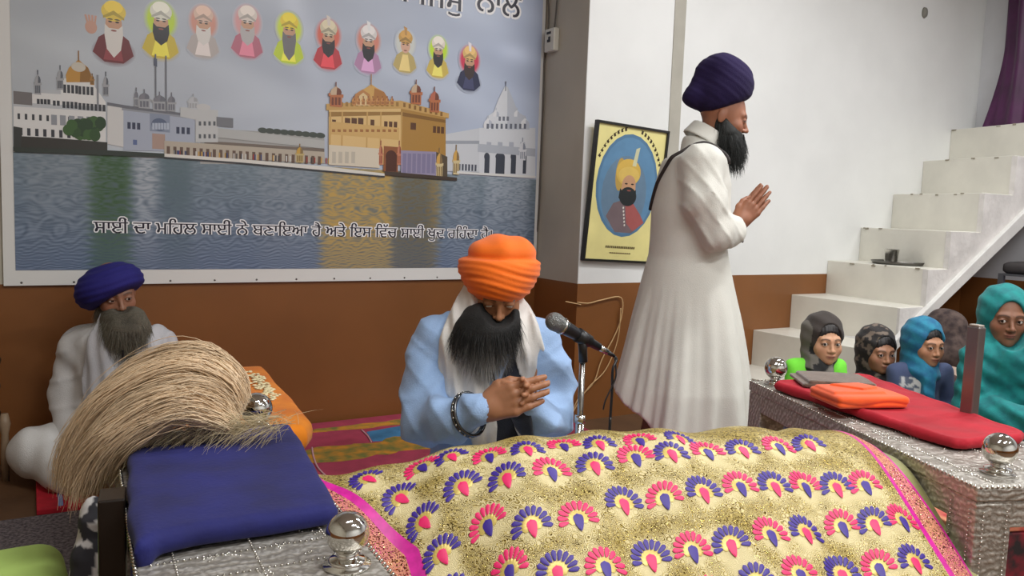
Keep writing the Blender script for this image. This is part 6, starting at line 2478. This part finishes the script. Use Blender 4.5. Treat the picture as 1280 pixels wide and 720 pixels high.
# ================================================================ seated girls and the woman
def seated(px, t_, label, hc, sc, yaw, pitch, roll_, skin, kid, sh, shy, shw, top_rgb, scarf_rgb, hair=True, scarf='wrap', pants=(60, 40, 90), scarf_var=None, print_=None, opening=(.067, .112), gaze=(0, 0), cape=True, oz=-.002, drape=.55, scarf2=None, topcol=None, arm_r=.034, drop=.10):
    fr = Frame(px, t_)
    q = fr.q
    t = thing('person', label, 'person', group='girls seated by the steps' if kid else None)
    fr.place(t)
    Hd = Head(q(hc[0], hc[1], 0), rot(radians(yaw), radians(pitch), radians(roll_)), sc, skin=skin, kid=kid, lid=.0068 if kid else .0052, gaze=gaze, brow=(50, 38, 32))
    s = shw / .19
    L_, R_ = q(sh - shw / 2 * 1005 / t_, shy), q(sh + shw / 2 * 1005 / t_, shy)
    hip = np.array([q(sh, shy)[0], .02, .11 * s + .02])
    neck = Hd.w((0, .03, -.12))
    r0 = arm_r * s ** .5
    el = [L_ + np.array([-.02, -.03, -(L_[2] - .10) * .52]), R_ + np.array([.02, -.03, -(R_[2] - .10) * .52])]
    wr = [np.array([hip[0] - .05 * s, -.17 * s, .17 * s]), np.array([hip[0] + .05 * s, -.17 * s, .17 * s])]
    def bodyf(p, g=0.0):
        ch = (L_ + R_) / 2 - np.array([0, 0, .05 * s])
        d = cap(p, hip, ch, .090 * s + g, .082 * s + g, sc=(1, 1.15, 1))
        d = smin(d, cap(p, L_ + np.array([.02 * s, 0, -.01]), R_ - np.array([.02 * s, 0, .01]), .034 * s + g, .034 * s + g), .04)
        for i in (0, 1):
            sh_ = (L_, R_)[i]
            a = chain(p, [sh_, el[i], wr[i]], [r0 + g, r0 * .95 + g, r0 * .7 + g], .02)
            d = smin(d, a, .025)
        return d
    def legf(p, g=0.0):
        d = None
        for sx in (-1, 1):
            e = chain(p, [(hip[0] + sx * .06 * s, 0, .08 * s + .02), (hip[0] + sx * .175 * s, -.14 * s, .075 * s + .015), (hip[0] - sx * .02 * s, -.23 * s, .045 * s)], [.062 * s + g, .050 * s + g, .036 * s + g], .03)
            d = e if d is None else smin(d, e, .03)
        return d
    def allf(p):
        d = smin(bodyf(p, -.012), legf(p, -.012), .03)
        d = smin(d, cap(p, neck, (L_ + R_) / 2, .032 * s, .045 * s), .03)
        return d
    top = max(neck[2], L_[2]) + .03
    w_ = shw / 2 + .22 * s
    P3 = skin_piece(allf, (hip[0] - w_, -.32 * s, .005), (hip[0] + w_, .2, top), .009, skin)
    P1 = skin_piece(lambda p: np.minimum(hand(p, wr[0], (.8, -.45, -.25), (0, -.3, .9), (0, -.6, .8), sc * .72, (.3, .3, .35, .4)), hand(p, wr[1], (-.8, -.45, -.25), (0, -.3, .9), (0, -.6, .8), sc * .72, (.3, .3, .35, .4))),
                    *box_of(wr, .12), .005, skin)
    P2 = skin_piece(Hd.sdf, *box_of([Hd.c], .15), .0034, skin, Hd.color)
    merge_body(t, [P1, P2, P3])
    Hd.eyes(t)
    def topf(p):
        f = .003 * np.sin(p[..., 0] * 60 + p[..., 2] * 40) + .004 * wob(p, 18, px)
        d = bodyf(p, .004) - f
        cut = np.minimum(cap(p, wr[0], wr[0] + (wr[0] - el[0]) * .4, .024, .03), cap(p, wr[1], wr[1] + (wr[1] - el[1]) * .4, .024, .03))
        return smax(d, -cut, .005)
    sculpt('top', topf, (hip[0] - w_, -.32 * s, .01), (hip[0] + w_, .2, top), .008, cloth_mat('top_cloth_%d' % px, top_rgb, attr='Col' if topcol else None), t, col=(lambda V: topcol(V, q)) if topcol else None)
    sculpt('trousers', lambda p: smax(legf(p, .006) - .004 * wob(p, 22, px), .008 - p[..., 2], .005), (hip[0] - .32 * s, -.36 * s, 0), (hip[0] + .32 * s, .14, .26 * s), .009, cloth_mat('trouser_cloth_%d' % px, pants, rgb2=tuple(int(v * .7) for v in pants), vscale=20), t)
    if hair:
        def hairf(p):
            l = Hd.loc(p)
            d = ell(l, (0, .014, .040), (.082, .100, .092))
            d = smin(d, ell(l, (0, .03, -.01), (.080, .078, .085)), .03)
            cut = ell(l, (0, -.10, -.028), (.060, .085, .088))
            part = np.abs(l[..., 0]) - .0015
            return smax(d, -cut, .006) * Hd.sc - .0012 * np.sin(l[..., 0] * 420)
        sculpt('hair', hairf, *box_of([Hd.c], .15), .0045, mat('black_hair', (30, 24, 24), .45, var=.3, vscale=60), t)
    # scarf over head, neck and shoulders
    def scarff(p):
        l = Hd.loc(p)
        f = .0022 * np.sin(l[..., 0] * 60 + 90 * l[..., 2]) + .0012 * wob(p, 60, px) + .0028 * np.sin(75 * (l[..., 2] - 2.6 * l[..., 0] ** 2) + 8 * l[..., 0]) * (l[..., 2] < -.06)
        d = ell(l, (0, .022, .038), (.098, .112, .108)) * Hd.sc
        d = smin(d, ell(l, (0, .03, -.05), (.090, .085, .100)) * Hd.sc, .03)
        sh_ = smax(bodyf(p, .018), -(p[..., 2] - (L_[2] - drop)), .02)
        nk = cap(p, neck + np.array([0, -.00, -.025]), (L_ + R_) / 2 + np.array([0, -.02, -.0]), .066 * s, (.098 if cape else .066) * s)
        d = smin(d, smin(sh_, nk, .05) if cape else nk, .05)
        open_ = ell(l, (0, -.115, oz), (opening[0], .115, opening[1])) * Hd.sc
        d = smax(d - f, -open_, .006)
        # centre fall of the cloth over the chest
        c0 = (L_ + R_) / 2
        ft = smax(smax(bodyf(p, .022 + .006) - f * 1.5, np.abs(p[..., 0] - c0[0]) - shw * drape * (.8 + .25 * (c0[2] - p[..., 2])), .01), p[..., 1], .01)
        ft = smax(ft, -(p[..., 2] - .20), .02)
        return smin(d, ft, .02)
    V, F = surfnet(scarff, (min(hip[0] - w_, Hd.c[0] - .16), -.34 * s, .12), (max(hip[0] + w_, Hd.c[0] + .16), .24, Hd.c[2] + .15 * sc + .02), .0062)
    cols = None
    if scarf_var:
        cols = scarf_var(V, q, Hd)
    link_mesh('headscarf', V, F, cloth_mat('scarf_cloth_%d' % px, scarf_rgb, attr='Col' if scarf_var else None, rgb2=None if scarf_var else scarf2, vscale=26), t, True, cols=cols)
    return t, fr, Hd


def c_(rgb, n):
    return np.tile(np.array(lin(rgb)), (n, 1))


def sv1(V, q, Hd):
    n = len(V)
    c = c_((24, 24, 26), n)
    l = Hd.loc(V.astype(np.float32))
    nz = wob(V.astype(np.float32), 55, 2)
    c[(l[:, 2] > -.02)] = np.array(lin((58, 50, 46)))
    g = (((nz > .25) & (l[:, 2] < .0)) | ((np.abs(l[:, 0]) > .078) & (l[:, 2] > -.12)))
    c[g] = np.array(lin((112, 108, 100)))
    low = (V[:, 2] < q(0, 455)[2]) & (V[:, 2] > .1)
    c[low & (nz > .35)] = np.array(lin((120, 122, 124)))
    c[low & (nz < -.45)] = np.array(lin((40, 90, 44)))
    return c


seated(1030, 3.62, 'girl in bright green top and black and grey headscarf seated by the white steps', (1029, 427), .93, 4, 2, 0, (208, 158, 124), 1.0, 1020, 458, .195, (120, 228, 60), (24, 24, 26), pants=(44, 26, 92), scarf_var=sv1, gaze=(-.35, 0), drape=.30, cape=False)
def sv2(V, q, Hd):
    nz = wob(V.astype(np.float32), 70, 1) + wob(V.astype(np.float32), 150, 4) * .6
    c = c_((40, 36, 36), len(V))
    c[nz > .35] = np.array(lin((118, 104, 92)))
    c[nz < -.6] = np.array(lin((22, 20, 22)))
    return c
seated(1096, 3.86, 'small girl in dark printed headscarf between the green and the blue clad girls', (1096, 440), .92, 8, 4, 0, (178, 128, 100), 1.0, 1098, 474, .165, (58, 52, 50), (44, 38, 38), pants=(70, 60, 60), scarf_var=sv2, gaze=(-.2, .05), drape=.30, cape=False)
def tc3(V, q):
    c = c_((66, 78, 112), len(V))
    a, b = q(1131, 474, -.1), q(1160, 497, -.1)
    m = (V[:, 0] > a[0]) & (V[:, 0] < b[0]) & (V[:, 2] < a[2]) & (V[:, 2] > b[2]) & (V[:, 1] < 0)
    nz = wob(V.astype(np.float32), 150, 2)
    c[m] = np.array(lin((96, 104, 122)))
    c[m & (nz > 0)] = np.array(lin((206, 206, 206)))
    return c
seated(1153, 3.70, 'girl in turquoise headscarf and slate blue top with a white print, beside the sack', (1155, 431), .90, 12, 4, 0, (188, 136, 104), 1.0, 1150, 464, .215, (66, 78, 112), (34, 130, 160), pants=(92, 108, 120), gaze=(-.3, 0), topcol=tc3, drape=.16, scarf2=(24, 100, 140), cape=False, opening=(.062, .104))
seated(1264, 3.50, 'woman in large teal shawl covering her head, seated at the right behind the steel post', (1255, 398), 1.04, -14, 4, 0, (138, 94, 70), 0.0, 1268, 446, .34, (16, 128, 126), (14, 138, 136), pants=(36, 124, 92), hair=False, scarf2=(10, 112, 116), drape=.9, drop=.5, gaze=(-.3, 0), oz=-.010, opening=(.062, .102))

# ---------------------------------------------------------------- sack and bundle beside the girls
def at_t(px, py, t):
    d = ray(px, py)
    return CAMP + d * (t / (d @ FH))
c = at_t(1190, 466, 4.15)
def sack(p):
    d = ell(p, (0, 0, .20), (.20, .17, .155))
    d = smin(d, ell(p, (.02, 0, .09), (.22, .18, .09)), .05)
    return smax(d - .008 * wob(p, 16) - .004 * np.sin(p[..., 0] * 40 + 9 * np.sin(p[..., 2] * 16)), -(p[..., 2]), .01)
def sackcol(V):
    v = V.astype(np.float32)
    a = np.abs(np.sin(v[:, 0] * 26 + 3 * np.sin(v[:, 2] * 28)) + np.sin(v[:, 2] * 30 + 2.5 * np.sin(v[:, 0] * 22 + 1)))
    c = c_((172, 150, 134), len(V))
    c[a < .22] = np.array(lin((66, 44, 40)))
    return c
o, V, F = pad('printed_cushion', sack, (-.26, -.22, -.01), (.28, .22, .42), .0065, cloth_mat('beige_scroll_print', (255, 255, 255), attr='Col'), (c[0], c[1], .0), 0, None, sackcol)
tag(o, 'plump beige cushion with dark brown scroll print on the floor under the stairs', 'cushion')
c = at_t(1188, 412, 4.45)
def bundle(p):
    d = ell(p, (0, 0, .16), (.24, .19, .17))
    d = smin(d, ell(p, (-.03, 0, .40), (.17, .15, .16)), .06)
    d = smin(d, ell(p, (-.04, 0, .55), (.10, .10, .08)), .05)
    return smax(d - .014 * wob(p, 15, 2), -p[..., 2], .01)
o, V, F = pad('cloth_bundle', bundle, (-.28, -.24, -.01), (.28, .24, .68), .010, mat('dim_floral_cloth', (92, 76, 70), .9, rgb2=(50, 38, 38), vscale=24), (c[0], c[1], 0), 0)
tag(o, 'tall heap of dim brown patterned bedding under the stairs behind the cushion', 'bundle')

# colourful clothes and pots under the right bench
def heap(p):
    d = ell(p, (0, 0, .08), (.26, .16, .10))
    return smax(d - .018 * wob(p, 14, 5), -p[..., 2] + .002, .01)
c = at_t(1095, 592, 2.75)
o, V, F = pad('cloth_heap', heap, (-.32, -.22, -.01), (.32, .22, .22), .010, mat('sea_green_cloth', (96, 130, 118), .7, rgb2=(56, 84, 80), vscale=8), (c[0], c[1], 0.0), 0)
tag(o, 'heap of crumpled sea green cloth on the floor seen under the right bench', 'cloth')
c = at_t(1165, 607, 2.3)
M_fb = mat('black_floral_sheet', (196, 34, 60), .7, rgb2=(40, 34, 36), vscale=9)
MB().box(-.18, -.16, .0, .18, .16, .06)
rb_ = thing('printed_box', 'low box covered in black paper with red flowers, half seen under the right bench', 'box', (2.62, 1.35, 0), radians(-20))
MB().box(-.16, -.14, 0, .16, .14, .16).build('box', M_fb, rb_, bev=.01)
MB().box(-.165, -.145, .16, .165, .145, .18).build('lid', mat('peach_edge', (214, 150, 110), .6, rgb2=(180, 60, 60), vscale=16), rb_, bev=.004)
